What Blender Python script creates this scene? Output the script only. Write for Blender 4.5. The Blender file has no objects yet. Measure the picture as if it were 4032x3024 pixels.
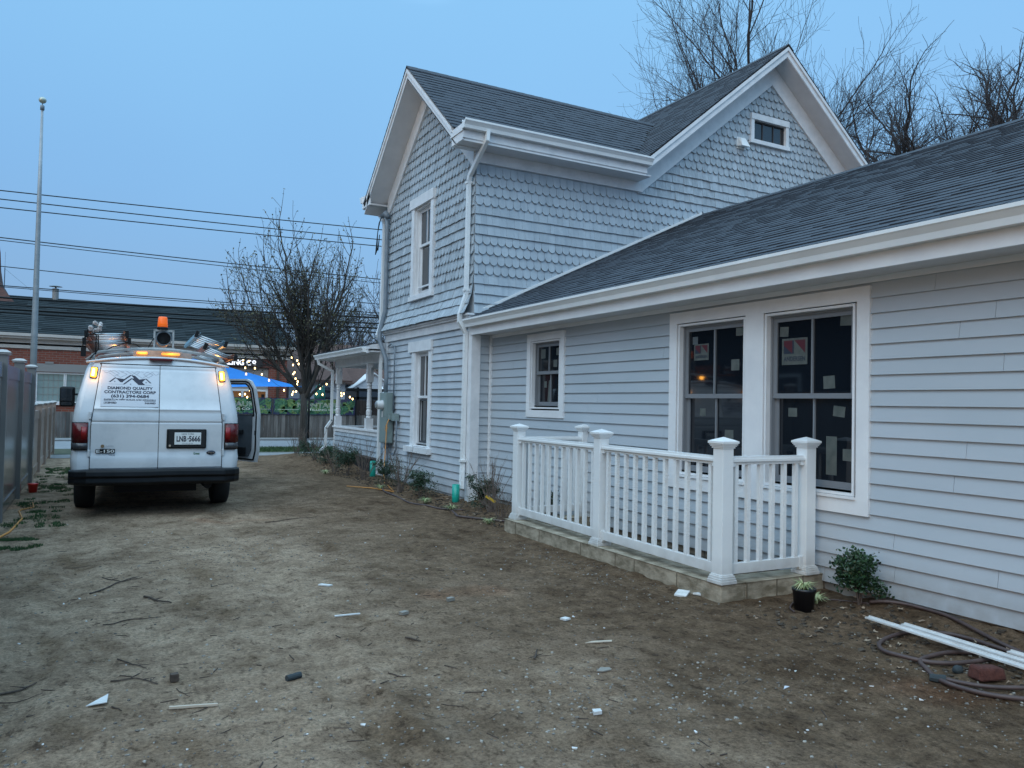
import bpy, math, random
import numpy as np
from math import sin, cos, pi, radians, sqrt, atan2, floor
from mathutils import Vector, Matrix

# ------------------------------------------------------------------ camera
scene = bpy.context.scene
COL = scene.collection
YAW, PITCH, ROLL = radians(28.174), radians(1.5787), radians(1.1603)
CAM = Vector((0, 0, 1.5))
_f = Vector((sin(YAW)*cos(PITCH), cos(YAW)*cos(PITCH), sin(PITCH)))
_r = Vector((cos(YAW), -sin(YAW), 0))
_u = _r.cross(_f)
_r2 = _r*cos(ROLL)+_u*sin(ROLL)
_u2 = -_r*sin(ROLL)+_u*cos(ROLL)
cd = bpy.data.cameras.new('camera')
cd.sensor_width = 36.0
cd.lens = 27.39
cd.clip_start = 0.05
cd.clip_end = 2000
cam = bpy.data.objects.new('camera', cd)
COL.objects.link(cam)
cam.matrix_world = Matrix(((_r2.x, _u2.x, -_f.x, CAM.x), (_r2.y, _u2.y, -_f.y, CAM.y), (_r2.z, _u2.z, -_f.z, CAM.z), (0, 0, 0, 1)))
scene.camera = cam

# ------------------------------------------------------------------ sky, sun, exposure
SUN_EL, SUN_ROT = 5.0, 250.0
w = bpy.data.worlds.new('World')
scene.world = w
w.use_nodes = True
nt = w.node_tree
nt.nodes.clear()
out = nt.nodes.new('ShaderNodeOutputWorld')
sky = nt.nodes.new('ShaderNodeTexSky')
sky.sky_type = 'NISHITA'
sky.sun_disc = False
sky.sun_elevation = radians(SUN_EL)
sky.sun_rotation = radians(SUN_ROT)
sky.dust_density = 2.0
bg1 = nt.nodes.new('ShaderNodeBackground')
bg1.inputs['Strength'].default_value = 0.05
nt.links.new(sky.outputs[0], bg1.inputs['Color'])
tc = nt.nodes.new('ShaderNodeTexCoord')
sep = nt.nodes.new('ShaderNodeSeparateXYZ')
nt.links.new(tc.outputs['Generated'], sep.inputs[0])
noi = nt.nodes.new('ShaderNodeTexNoise')
noi.inputs['Scale'].default_value = 1.6
noi.inputs['Detail'].default_value = 3
nt.links.new(tc.outputs['Generated'], noi.inputs['Vector'])
ma = nt.nodes.new('ShaderNodeMath')
ma.operation = 'MULTIPLY_ADD'
ma.inputs[1].default_value = 0.26
nt.links.new(noi.outputs['Fac'], ma.inputs[0])
nt.links.new(sep.outputs['Z'], ma.inputs[2])
rp = nt.nodes.new('ShaderNodeValToRGB')
cr = rp.color_ramp
cr.elements[0].position = 0.0
cr.elements[0].color = (0.155, 0.29, 0.50, 1)
cr.elements[1].position = 1.0
cr.elements[1].color = (1.05, 1.72, 2.35, 1)
for p_, c_ in ((0.17, (0.165, 0.325, 0.61, 1)), (0.38, (0.19, 0.43, 0.78, 1)), (0.62, (0.235, 0.53, 0.88, 1)), (0.80, (0.84, 1.45, 2.0, 1))):
    e = cr.elements.new(p_)
    e.color = c_
nt.links.new(ma.outputs[0], rp.inputs[0])
bg2 = nt.nodes.new('ShaderNodeBackground')
bg2.inputs['Strength'].default_value = 0.84
nt.links.new(rp.outputs[0], bg2.inputs['Color'])
ad = nt.nodes.new('ShaderNodeAddShader')
nt.links.new(bg1.outputs[0], ad.inputs[0])
nt.links.new(bg2.outputs[0], ad.inputs[1])
nt.links.new(ad.outputs[0], out.inputs['Surface'])

sl = bpy.data.lights.new('sun', 'SUN')
sl.energy = 0.95
sl.angle = radians(60)
sl.color = (1.0, 0.97, 0.88)
sun = bpy.data.objects.new('sun', sl)
COL.objects.link(sun)
sun.rotation_euler = (radians(48), 0, radians(-50))   # soft light of the dusk cloud, high behind the camera's left

scene.view_settings.view_transform = 'Standard'
scene.view_settings.look = 'None'
scene.view_settings.exposure = 0.18
scene.view_settings.gamma = 1.0
scene.render.resolution_x = 1024
scene.render.resolution_y = 768

# ------------------------------------------------------------------ helpers
RND = random.Random(7)
WP = {}

def tag(o, label=None, cat=None, group=None, kind=None):
    if label: o['label'] = label
    if cat: o['category'] = cat
    if group: o['group'] = group
    if kind: o['kind'] = kind
    return o

def thing(name, label, cat, loc=(0, 0, 0), rz=0.0, group=None, local=False):
    o = bpy.data.objects.new(name, None)
    COL.objects.link(o)
    o.empty_display_size = 0.2
    o.location = loc
    o.rotation_euler = (0, 0, rz)
    WP[o.name] = Vector((0, 0, 0)) if local else Vector(loc)
    return tag(o, label, cat, group)

class MB:
    def __init__(s):
        s.v = []; s.f = []; s.t = []; s.m = []; s.cm = 0; s.tone = 0.5
    def add(s, pts, faces):
        n = len(s.v)
        s.v.extend([tuple(p) for p in pts])
        for f in faces:
            s.f.append([n+i for i in f]); s.t.append(s.tone); s.m.append(s.cm)
    def hexa(s, p):
        s.add(p, [(0, 3, 2, 1), (4, 5, 6, 7), (0, 1, 5, 4), (1, 2, 6, 5), (2, 3, 7, 6), (3, 0, 4, 7)])
    def box(s, x0, x1, y0, y1, z0, z1):
        s.hexa([(x0, y0, z0), (x1, y0, z0), (x1, y1, z0), (x0, y1, z0), (x0, y0, z1), (x1, y0, z1), (x1, y1, z1), (x0, y1, z1)])
    def wbox(s, P, u0, u1, d0, d1, z0, z1):
        s.hexa([P(u0, d0, z0), P(u1, d0, z0), P(u1, d1, z0), P(u0, d1, z0), P(u0, d0, z1), P(u1, d0, z1), P(u1, d1, z1), P(u0, d1, z1)])
    def obox(s, c, ax, ay, az):
        c, ax, ay, az = Vector(c), Vector(ax), Vector(ay), Vector(az)
        s.hexa([c-ax-ay-az, c+ax-ay-az, c+ax+ay-az, c-ax+ay-az, c-ax-ay+az, c+ax-ay+az, c+ax+ay+az, c-ax+ay+az])
    def prism(s, pts, vec):
        n = len(pts); vec = Vector(vec)
        q = [Vector(p) for p in pts]
        s.add(q+[p+vec for p in q], [tuple(range(n)), tuple(range(2*n-1, n-1, -1))]+[(i, (i+1) % n, n+(i+1) % n, n+i) for i in range(n)])
    def tube(s, pts, r, n=8, cap=True, closed=False):
        pts = [Vector(p) for p in pts]
        k = len(pts)
        if not hasattr(r, '__len__'): r = [r]*k
        V = []
        prev = None
        for i, p in enumerate(pts):
            if closed:
                t = pts[(i+1) % k]-pts[i-1]
            else:
                t = pts[min(i+1, k-1)]-pts[max(i-1, 0)]
            if t.length < 1e-9: t = Vector((0, 0, 1))
            t.normalize()
            if prev is None:
                a = t.cross(Vector((0.13, 0.21, 0.97)))
                if a.length < .1: a = t.cross(Vector((1, 0, 0)))
            else:
                a = prev-t*prev.dot(t)
                if a.length < 1e-6: a = t.cross(Vector((1, 0, 0)))
            a.normalize(); prev = a
            b = t.cross(a)
            for j in range(n):
                an = 2*pi*j/n
                V.append(p+a*cos(an)*r[i]+b*sin(an)*r[i])
        F = []
        for i in range(k if closed else k-1):
            i2 = (i+1) % k
            for j in range(n):
                j2 = (j+1) % n
                F.append((i*n+j, i*n+j2, i2*n+j2, i2*n+j))
        if cap and not closed:
            F.append(tuple(range(n-1, -1, -1))); F.append(tuple((k-1)*n+j for j in range(n)))
        s.add(V, F)
    def lathe(s, c, prof, n=16, axis='z'):
        V = []
        for (r, h) in prof:
            for j in range(n):
                a = 2*pi*j/n
                if axis == 'z': V.append((c[0]+r*cos(a), c[1]+r*sin(a), c[2]+h))
                elif axis == 'y': V.append((c[0]+r*cos(a), c[1]+h, c[2]+r*sin(a)))
                else: V.append((c[0]+h, c[1]+r*cos(a), c[2]+r*sin(a)))
        F = []
        k = len(prof)
        for i in range(k-1):
            for j in range(n):
                j2 = (j+1) % n
                F.append((i*n+j, i*n+j2, (i+1)*n+j2, (i+1)*n+j))
        F.append(tuple(range(n-1, -1, -1))); F.append(tuple((k-1)*n+j for j in range(n)))
        s.add(V, F)
    def blob(s, c, rad, seed=0, jit=.2, n=6, m=4):
        rr = random.Random(seed)
        V = []
        for i in range(1, m):
            th = pi*i/m
            for j in range(n):
                ph = 2*pi*j/n+.3*i
                k = 1+rr.uniform(-jit, jit)
                V.append((c[0]+rad[0]*k*sin(th)*cos(ph), c[1]+rad[1]*k*sin(th)*sin(ph), c[2]+rad[2]*k*cos(th)))
        V.append((c[0], c[1], c[2]+rad[2])); V.append((c[0], c[1], c[2]-rad[2]))
        F = []
        for i in range(m-2):
            for j in range(n):
                j2 = (j+1) % n
                F.append((i*n+j, (i+1)*n+j, (i+1)*n+j2, i*n+j2))
        for j in range(n):
            j2 = (j+1) % n
            F.append((len(V)-2, j, j2)); F.append((len(V)-1, (m-2)*n+j2, (m-2)*n+j))
        s.add(V, F)
    def build(s, name, mats, parent=None, smooth=False, bevel=0.0):
        me = bpy.data.meshes.new(name)
        off = WP[parent.name] if parent is not None else Vector((0, 0, 0))
        V = np.array(s.v, dtype=np.float64).reshape(-1, 3)-np.array(off)
        me.from_pydata(V.tolist(), [], s.f)
        if not isinstance(mats, (list, tuple)): mats = [mats]
        for m_ in mats: me.materials.append(m_)
        at = me.attributes.new('tone', 'FLOAT', 'FACE')
        at.data.foreach_set('value', s.t)
        if len(mats) > 1: me.polygons.foreach_set('material_index', s.m)
        if smooth: me.polygons.foreach_set('use_smooth', [True]*len(s.f))
        me.update()
        o = bpy.data.objects.new(name, me)
        COL.objects.link(o)
        if parent is not None: o.parent = parent
        WP[o.name] = off
        if bevel > 0:
            b = o.modifiers.new('bevel', 'BEVEL'); b.width = bevel; b.segments = 2; b.limit_method = 'ANGLE'
        return o

def text(body, fn, name, mat, parent=None, size=1.0, bold=0.0, align='CENTER', xs=1.0, fit=None, caph=None, thick=0.0, outline=None):
    """lettering: a font curve turned into a mesh, each vertex placed by fn(x, y, z)"""
    cu = bpy.data.curves.new('t', 'FONT')
    cu.body = body; cu.size = 1.0; cu.align_x = 'LEFT'; cu.offset = bold; cu.resolution_u = 3
    if thick > 0: cu.extrude = 0.5
    if outline:
        cu.fill_mode = 'NONE'; cu.bevel_depth = outline; cu.bevel_resolution = 0; cu.extrude = 0; cu.offset = 0
    ob = bpy.data.objects.new('t', cu)
    COL.objects.link(ob)
    bpy.context.view_layer.update()
    dg = bpy.context.evaluated_depsgraph_get()
    me = bpy.data.meshes.new_from_object(ob.evaluated_get(dg))
    bpy.data.objects.remove(ob)
    xsv = [v.co.x for v in me.vertices]; x0, x1 = min(xsv), max(xsv)
    sy = size
    if caph: sy = caph/0.70
    sx = sy*xs
    if fit: sx = fit/(x1-x0)
    ax = {'CENTER': -(x0+x1)/2, 'LEFT': -x0, 'RIGHT': -x1}[align]
    off = WP[parent.name] if parent is not None else Vector((0, 0, 0))
    for v in me.vertices:
        c = v.co
        zz = c.z*thick*2 if thick > 0 else c.z
        v.co = Vector(fn((c.x+ax)*sx, c.y*sy, zz))-off
    me.materials.clear(); me.materials.append(mat)
    o = bpy.data.objects.new(name, me)
    COL.objects.link(o)
    if parent is not None: o.parent = parent
    WP[o.name] = off
    return o

# ------------------------------------------------------------------ materials
def mat(name, col, rough=.6, splash=None, metal=0.0, col2=None, nscale=4.0, nfac=1.0, tone=None, tonecol=None, bump=0.0, bscale=40.0, emit=None, estr=0.0, spec=0.5, coat=0.0, stretch=(1, 1, 1), detail=6, lo=.35, hi=.65, alpha=1.0, trans=0.0):
    m = bpy.data.materials.new(name)
    m.use_nodes = True
    n = m.node_tree; L = n.links
    b = n.nodes['Principled BSDF']
    b.inputs['Roughness'].default_value = rough
    b.inputs['Metallic'].default_value = metal
    b.inputs['Specular IOR Level'].default_value = spec
    if coat: b.inputs['Coat Weight'].default_value = coat; b.inputs['Coat Roughness'].default_value = 0.06
    if trans: b.inputs['Transmission Weight'].default_value = trans
    if alpha < 1: b.inputs['Alpha'].default_value = alpha
    t = n.nodes.new('ShaderNodeTexCoord')
    mp = n.nodes.new('ShaderNodeMapping'); mp.inputs['Scale'].default_value = stretch
    L.new(t.outputs['Object'], mp.inputs[0])
    cur = None
    if col2 is not None:
        no = n.nodes.new('ShaderNodeTexNoise'); no.inputs['Scale'].default_value = nscale; no.inputs['Detail'].default_value = detail
        no.inputs['Roughness'].default_value = .6
        L.new(mp.outputs[0], no.inputs['Vector'])
        r = n.nodes.new('ShaderNodeValToRGB')
        r.color_ramp.elements[0].position = lo; r.color_ramp.elements[1].position = hi
        r.color_ramp.elements[0].color = (*col, 1); r.color_ramp.elements[1].color = (*col2, 1)
        L.new(no.outputs['Fac'], r.inputs[0]); cur = r.outputs[0]
    if tone is not None:
        at = n.nodes.new('ShaderNodeAttribute'); at.attribute_name = 'tone'
        mx = n.nodes.new('ShaderNodeMix'); mx.data_type = 'RGBA'
        if cur: 
            mx.blend_type = 'MULTIPLY'; mx.inputs[0].default_value = 1.0
            rr = n.nodes.new('ShaderNodeMapRange'); rr.inputs[3].default_value = 1-tone; rr.inputs[4].default_value = 1+tone
            L.new(at.outputs['Fac'], rr.inputs[0])
            cb = n.nodes.new('ShaderNodeCombineColor')
            for i in range(3): L.new(rr.outputs[0], cb.inputs[i])
            L.new(cur, mx.inputs[6]); L.new(cb.outputs[0], mx.inputs[7])
        else:
            mx.inputs[6].default_value = (*col, 1); mx.inputs[7].default_value = (*tonecol, 1) if tonecol else (*[c*(1+tone) for c in col], 1)
            L.new(at.outputs['Fac'], mx.inputs[0])
        cur = mx.outputs[2]
    if splash:
        sp = n.nodes.new('ShaderNodeSeparateXYZ'); L.new(t.outputs['Object'], sp.inputs[0])
        mr = n.nodes.new('ShaderNodeMapRange'); mr.inputs[1].default_value = splash; mr.inputs[2].default_value = -.05; mr.inputs[3].default_value = 0; mr.inputs[4].default_value = 1.0; L.new(sp.outputs[2], mr.inputs[0])
        n2 = n.nodes.new('ShaderNodeTexNoise'); n2.inputs['Scale'].default_value = 9; n2.inputs['Detail'].default_value = 8; L.new(t.outputs['Object'], n2.inputs['Vector'])
        m2 = n.nodes.new('ShaderNodeMath'); m2.operation = 'MULTIPLY'; L.new(mr.outputs[0], m2.inputs[0]); L.new(n2.outputs['Fac'], m2.inputs[1])
        mx2 = n.nodes.new('ShaderNodeMix'); mx2.data_type = 'RGBA'; L.new(m2.outputs[0], mx2.inputs[0])
        if cur: L.new(cur, mx2.inputs[6])
        else: mx2.inputs[6].default_value = (*col, 1)
        mx2.inputs[7].default_value = (.16, .125, .09, 1); cur = mx2.outputs[2]
    if cur: L.new(cur, b.inputs['Base Color'])
    else: b.inputs['Base Color'].default_value = (*col, 1)
    if bump:
        nb = n.nodes.new('ShaderNodeTexNoise'); nb.inputs['Scale'].default_value = bscale; nb.inputs['Detail'].default_value = 5
        L.new(mp.outputs[0], nb.inputs['Vector'])
        bp = n.nodes.new('ShaderNodeBump'); bp.inputs['Strength'].default_value = bump; bp.inputs['Distance'].default_value = 0.01
        L.new(nb.outputs['Fac'], bp.inputs['Height']); L.new(bp.outputs[0], b.inputs['Normal'])
    if emit:
        b.inputs['Emission Color'].default_value = (*emit, 1); b.inputs['Emission Strength'].default_value = estr
    return m

def brick_mat(name, c1, c2, mortar, scale=1.0, bw=.21, rh=.075):
    m = bpy.data.materials.new(name); m.use_nodes = True
    n = m.node_tree; L = n.links; b = n.nodes['Principled BSDF']; b.inputs['Roughness'].default_value = .9
    t = n.nodes.new('ShaderNodeTexCoord'); s = n.nodes.new('ShaderNodeSeparateXYZ'); L.new(t.outputs['Object'], s.inputs[0])
    a = n.nodes.new('ShaderNodeMath'); L.new(s.outputs[0], a.inputs[0]); L.new(s.outputs[1], a.inputs[1])
    c = n.nodes.new('ShaderNodeCombineXYZ'); L.new(a.outputs[0], c.inputs[0]); L.new(s.outputs[2], c.inputs[1])
    br = n.nodes.new('ShaderNodeTexBrick'); L.new(c.outputs[0], br.inputs['Vector'])
    br.inputs['Color1'].default_value = (*c1, 1); br.inputs['Color2'].default_value = (*c2, 1); br.inputs['Mortar'].default_value = (*mortar, 1)
    br.inputs['Scale'].default_value = scale; br.inputs['Brick Width'].default_value = bw; br.inputs['Row Height'].default_value = rh; br.inputs['Mortar Size'].default_value = .009
    L.new(br.outputs['Color'], b.inputs['Base Color'])
    return m

M = {}
M['trim'] = mat('white_trim_paint', (.72, .73, .75), .45, col2=(.80, .81, .82), nscale=3)
M['trim_old'] = mat('old_white_trim_paint', (.66, .68, .70), .5, col2=(.78, .79, .81), nscale=5, bump=.15, bscale=25)
M['vinyl'] = mat('white_vinyl', (.80, .82, .82), .28, splash=.22, col2=(.74, .76, .77), nscale=2.5)
M['siding'] = mat('grey_clapboard_paint', (.40, .455, .50), .55, splash=.42, col2=(.45, .495, .54), nscale=1.3, stretch=(1, .35, 1), tone=.015, bump=.05, bscale=60)
M['siding_old'] = mat('old_grey_clapboard_paint', (.40, .45, .495), .55, splash=.35, col2=(.49, .525, .565), nscale=2.2, tone=.05, bump=.3, bscale=30)
M['shingle'] = mat('grey_painted_shingle', (.35, .41, .465), .6, col2=(.42, .48, .53), nscale=3.5, tone=.07, bump=.35, bscale=30, stretch=(3, 3, .6))
M['shingle_worn'] = mat('worn_grey_painted_shingle', (.32, .37, .41), .65, col2=(.45, .505, .55), nscale=7, tone=.10, bump=.6, bscale=30, stretch=(3, 3, .4))
M['roof'] = mat('asphalt_roof_shingle', (.038, .047, .062), .9, col2=(.052, .063, .080), nscale=30, tone=.09, bump=.5, bscale=120)
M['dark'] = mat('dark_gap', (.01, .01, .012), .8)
M['soffit'] = mat('soffit_paint', (.60, .60, .61), .5, col2=(.66, .66, .67))
M['glass'] = mat('dark_window_glass', (.006, .009, .014), .04, spec=.5)
M['glass_old'] = mat('old_window_glass', (.02, .025, .03), .05, spec=.9)
M['sash'] = mat('grey_sash', (.20, .215, .235), .4)
M['sash_dark'] = mat('dark_screen', (.05, .055, .065), .6)
M['paper'] = mat('paper_sticker', (.075, .09, .082), .5, col2=(.12, .13, .12), nscale=14)
M['paper_pale'] = mat('paper_sticker_white', (.11, .13, .14), .5)  # slightly paler paper for one sticker
M['navy'] = mat('navy_print', (.02, .03, .05), .5)
M['redprint'] = mat('maroon_print', (.09, .012, .02), .5)
M['concrete'] = mat('curb_concrete', (.17, .14, .095), .9, col2=(.42, .36, .275), nscale=7, bump=.5, bscale=40, stretch=(1, 1, 2))
M['found'] = mat('foundation_parging', (.22, .22, .21), .9, col2=(.32, .31, .29), nscale=6, bump=.4)
M['block'] = brick_mat('foundation_block', (.16, .13, .10), (.24, .20, .15), (.10, .09, .08), bw=.4, rh=.2)
M['galv'] = mat('grey_conduit', (.15, .19, .23), .5, col2=(.21, .25, .29), nscale=8)
M['meterbox'] = mat('meter_box_paint', (.19, .25, .25), .5, col2=(.23, .29, .28), nscale=6)
M['black'] = mat('black_plastic', (.008, .009, .010), .5, spec=.25)
M['rubber'] = mat('tyre_rubber', (.015, .015, .016), .85)
M['green_pvc'] = mat('green_drain_pipe', (.005, .30, .23), .35, col2=(.01, .36, .28))
M['orange_cord'] = mat('orange_cord', (.62, .27, .06), .5)
M['bark'] = mat('tree_bark', (.028, .024, .022), .95, col2=(.062, .054, .047), nscale=12, bump=.5, stretch=(1, 1, .3))
M['bark_far'] = mat('bare_twigs', (.045, .042, .045), .95)
M['stem'] = mat('shrub_stem', (.11, .085, .07), .9, col2=(.17, .13, .11), nscale=20)
M['leaf'] = mat('holly_leaf', (.012, .035, .018), .4, tone=.9, tonecol=(.03, .075, .025))
M['leaf_var'] = mat('variegated_leaf', (.10, .17, .06), .5, tone=.9, tonecol=(.50, .50, .26))
M['leaf_bud'] = mat('bud_leaf', (.07, .07, .035), .8, tone=.5, tonecol=(.16, .15, .08))
M['grass'] = mat('grass_blades', (.02, .05, .018), .8, tone=.8, tonecol=(.06, .12, .035))
M['pot'] = mat('nursery_pot', (.008, .009, .013), .35)
M['hose'] = mat('brown_hose', (.055, .035, .033), .55, col2=(.085, .055, .05), nscale=10)
M['brick_red'] = mat('loose_red_brick', (.060, .018, .014), .95, col2=(.10, .035, .026), nscale=20, bump=.9)
M['rock'] = mat('dark_rock', (.03, .04, .045), .9, bump=.5)
M['stone'] = mat('pebble', (.12, .105, .09), .9, tone=.9, tonecol=(.33, .31, .27))
M['twig'] = mat('dead_twig', (.035, .025, .02), .95, col2=(.09, .065, .05), nscale=30)
M['white_scrap'] = mat('white_scrap', (.50, .50, .49), .7, col2=(.66, .66, .65), nscale=20)
M['cream_wood'] = mat('pale_wood', (.45, .38, .30), .8)
M['yellow'] = mat('yellow_tag', (.70, .45, .04), .5)
M['leafdead'] = mat('dry_leaf', (.22, .15, .10), .9, tone=.5, tonecol=(.36, .28, .20))
M['redplastic'] = mat('red_plastic', (.60, .03, .02), .4)
# ------------------------------------------------------------------ ground
_rng = np.random.RandomState(3)
_NT = _rng.rand(256, 256)

def vnoise(x, y, sc):
    x = np.asarray(x, float)/sc+37.3; y = np.asarray(y, float)/sc+81.7
    xi = np.floor(x).astype(int); yi = np.floor(y).astype(int)
    fx = x-xi; fy = y-yi
    fx = fx*fx*(3-2*fx); fy = fy*fy*(3-2*fy)
    a = _NT[xi % 256, yi % 256]; b = _NT[(xi+1) % 256, yi % 256]; c = _NT[xi % 256, (yi+1) % 256]; d = _NT[(xi+1) % 256, (yi+1) % 256]
    return (a*(1-fx)+b*fx)*(1-fy)+(c*(1-fx)+d*fx)*fy-.5

def sstep(a, b, x):
    t = np.clip((np.asarray(x, float)-a)/(b-a), 0, 1)
    return t*t*(3-2*t)

def gh(x, y, detail=True):
    x = np.asarray(x, float); y = np.asarray(y, float)
    z = vnoise(x, y, 2.3)*.030+vnoise(x+9, y, .8)*.016
    if detail:
        amp = sstep(26, 12, y)
        rough = .55+.9*sstep(3.6, 4.8, x)
        z = z+(vnoise(x, y, .27)*.018+vnoise(x, y+5, .11)*.016+vnoise(x+3, y, .06)*.012)*amp*rough
        for c_, w_ in ((-.02, .10), (1.50, .11)):
            xc_ = c_+.35*np.sin((y-11)*.16)*sstep(11, 3, y); z = z-.020*np.exp(-((x-xc_)/w_)**2)*sstep(18, 9, y)+.010*np.exp(-((x-xc_-.19)/.06)**2)*sstep(18, 9, y)
        z = z+vnoise(x*2.2, y*.5, .13)*.008*amp
    # planting bed along the house, mound beside the porch
    z = z-.14*sstep(22.1, 22.7, y)
    z = z+.015*sstep(4.35, 4.8, x)*sstep(8.6, 9.2, y)*sstep(5.6, 5.2, x)
    z = z+.13*sstep(3.9, 4.8, x)*sstep(16.2, 18.2, y)*sstep(22.6, 20.5, y)
    z = z+.05*sstep(5.1, 5.45, x)*sstep(4.4, 4.0, y)-.03*sstep(12, 22, y)*sstep(4, 2.5, x)
    return z

def gz(x, y): return float(gh(x, y))

def rect_out(x, y, x0, x1, y0, y1):
    return (x > x0) & (x < x1) & (y > y0) & (y < y1)

xs = np.concatenate([np.arange(-2.7, 6.4, .030)])
ys = np.concatenate([np.arange(.3, 7.5, .030), np.arange(7.5, 12, .045), np.arange(12, 22.9, .09)])
X, Y = np.meshgrid(xs, ys, indexing='ij')
Z = gh(X, Y)
pit = rect_out(X, Y, 4.50, 5.6, 4.85, 8.15)
Z[pit] = -.75
V = np.stack([X.ravel(), Y.ravel(), Z.ravel()], 1)
nx, ny = len(xs), len(ys)
idx = np.arange(nx*ny).reshape(nx, ny)
F = np.stack([idx[:-1, :-1].ravel(), idx[1:, :-1].ravel(), idx[1:, 1:].ravel(), idx[:-1, 1:].ravel()], 1)
base = len(V)
R = 900.0
ex = [(-R, -R), (-2.7, -R), (xs[-1], -R), (R, -R), (-R, .3), (R, .3), (-R, ys[-1]), (R, ys[-1]), (-R, R), (-2.7, R), (xs[-1], R), (R, R)]
E_ = [(a, b, -.14 if b > 20 else -.02) for a, b in ex]
V = np.concatenate([V, np.array(E_)])
c00, c10, c01, c11 = idx[0, 0], idx[-1, 0], idx[0, -1], idx[-1, -1]
big = [[base+0, base+1, c00, base+4], [base+1, base+2, c10, c00], [base+2, base+3, base+5, c10], [base+4, c00, c01, base+6], [c10, base+5, base+7, c11],
       [base+6, c01, base+9, base+8], [c01, c11, base+10, base+9], [c11, base+7, base+11, base+10]]
me = bpy.data.meshes.new('ground')
nf = len(F)
faces = F.tolist()+big
me.from_pydata(V.tolist(), [], faces)
me.polygons.foreach_set('use_smooth', [True]*len(faces))

def ground_material():
    m = bpy.data.materials.new('sandy_dirt'); m.use_nodes = True
    n = m.node_tree; L = n.links; b = n.nodes['Principled BSDF']; b.inputs['Roughness'].default_value = .95; b.inputs['Specular IOR Level'].default_value = .2
    t = n.nodes.new('ShaderNodeTexCoord')
    def noise(sc, de=6, ro=.6, st=(1, 1, 1)):
        mp = n.nodes.new('ShaderNodeMapping'); mp.inputs['Scale'].default_value = st; L.new(t.outputs['Object'], mp.inputs[0])
        o = n.nodes.new('ShaderNodeTexNoise'); o.inputs['Scale'].default_value = sc; o.inputs['Detail'].default_value = de; o.inputs['Roughness'].default_value = ro
        L.new(mp.outputs[0], o.inputs['Vector']); return o.outputs['Fac']
    def ramp(src, stops):
        r = n.nodes.new('ShaderNodeValToRGB'); e = r.color_ramp.elements
        e[0].position, e[0].color = stops[0][0], (*stops[0][1], 1); e[1].position, e[1].color = stops[-1][0], (*stops[-1][1], 1)
        for p, c in stops[1:-1]:
            q = e.new(p); q.color = (*c, 1)
        L.new(src, r.inputs[0]); return r.outputs[0]
    def mix(f, a, c, mode='MIX'):
        x = n.nodes.new('ShaderNodeMix'); x.data_type = 'RGBA'; x.blend_type = mode
        if isinstance(f, float): x.inputs[0].default_value = f
        else: L.new(f, x.inputs[0])
        L.new(a, x.inputs[6]); L.new(c, x.inputs[7]); return x.outputs[2]
    s = n.nodes.new('ShaderNodeSeparateXYZ'); L.new(t.outputs['Object'], s.inputs[0])
    # damp brown soil near the house wall, pale grey sand where the cars run
    mr = n.nodes.new('ShaderNodeMapRange'); mr.inputs[1].default_value = 1.2; mr.inputs[2].default_value = 4.6; L.new(s.outputs[0], mr.inputs[0])
    big_ = noise(.95, 6, .68)
    ad = n.nodes.new('ShaderNodeMath'); ad.operation = 'MULTIPLY_ADD'; ad.inputs[1].default_value = .55; L.new(mr.outputs[0], ad.inputs[0]); L.new(big_, ad.inputs[2])
    damp = ramp(ad.outputs[0], [(.50, (0, 0, 0)), (.64, (.55, .55, .55)), (.90, (1, 1, 1))])
    dampf = n.nodes.new('ShaderNodeRGBToBW'); L.new(damp, dampf.inputs[0])
    sand = ramp(noise(5, 8, .7), [(.28, (.26, .178, .122)), (.5, (.51, .372, .266)), (.70, (.64, .49, .365))])
    soil = ramp(noise(7, 8, .7), [(.28, (.092, .056, .034)), (.5, (.215, .142, .088)), (.72, (.36, .25, .168))])
    c = mix(dampf.outputs[0], sand, soil)
    # broad stains
    st = ramp(noise(1.9, 5, .65, (1, .55, 1)), [(.34, (.60, .55, .48)), (.47, (.93, .91, .88)), (.66, (1.10, 1.09, 1.06))])
    c = mix(1.0, c, st, 'MULTIPLY')
    gr = ramp(noise(46, 6, .85), [(.30, (.36, .33, .31)), (.5, (1, 1, 1)), (.72, (1.65, 1.62, 1.58))])
    c = mix(1.0, c, gr, 'MULTIPLY')
    sp = ramp(noise(19, 6, .75, (1, .6, 1)), [(.36, (.30, .27, .25)), (.46, (1, 1, 1))])
    c = mix(.8, c, mix(1.0, c, sp, 'MULTIPLY'))
    # a few reddish spots
    rd = ramp(noise(.55, 2, .4), [(.66, (0, 0, 0)), (.76, (1, 1, 1))]); rb = n.nodes.new('ShaderNodeRGBToBW'); L.new(rd, rb.inputs[0])
    rc = n.nodes.new('ShaderNodeRGB'); rc.outputs[0].default_value = (1.15, .80, .66, 1)
    c = mix(rb.outputs[0], c, mix(1.0, c, rc.outputs[0], 'MULTIPLY'))
    L.new(c, b.inputs['Base Color'])
    bp = n.nodes.new('ShaderNodeBump'); bp.inputs['Strength'].default_value = 1.0; bp.inputs['Distance'].default_value = .034
    a2 = n.nodes.new('ShaderNodeMath'); a2.operation = 'ADD'; L.new(noise(38, 8, .8), a2.inputs[0]); L.new(noise(120, 4, .8), a2.inputs[1])
    L.new(a2.outputs[0], bp.inputs['Height']); L.new(bp.outputs[0], b.inputs['Normal'])
    return m
M['dirt'] = ground_material()
me.materials.append(M['dirt'])
g = bpy.data.objects.new('ground', me); COL.objects.link(g); tag(g, kind='structure')

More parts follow.
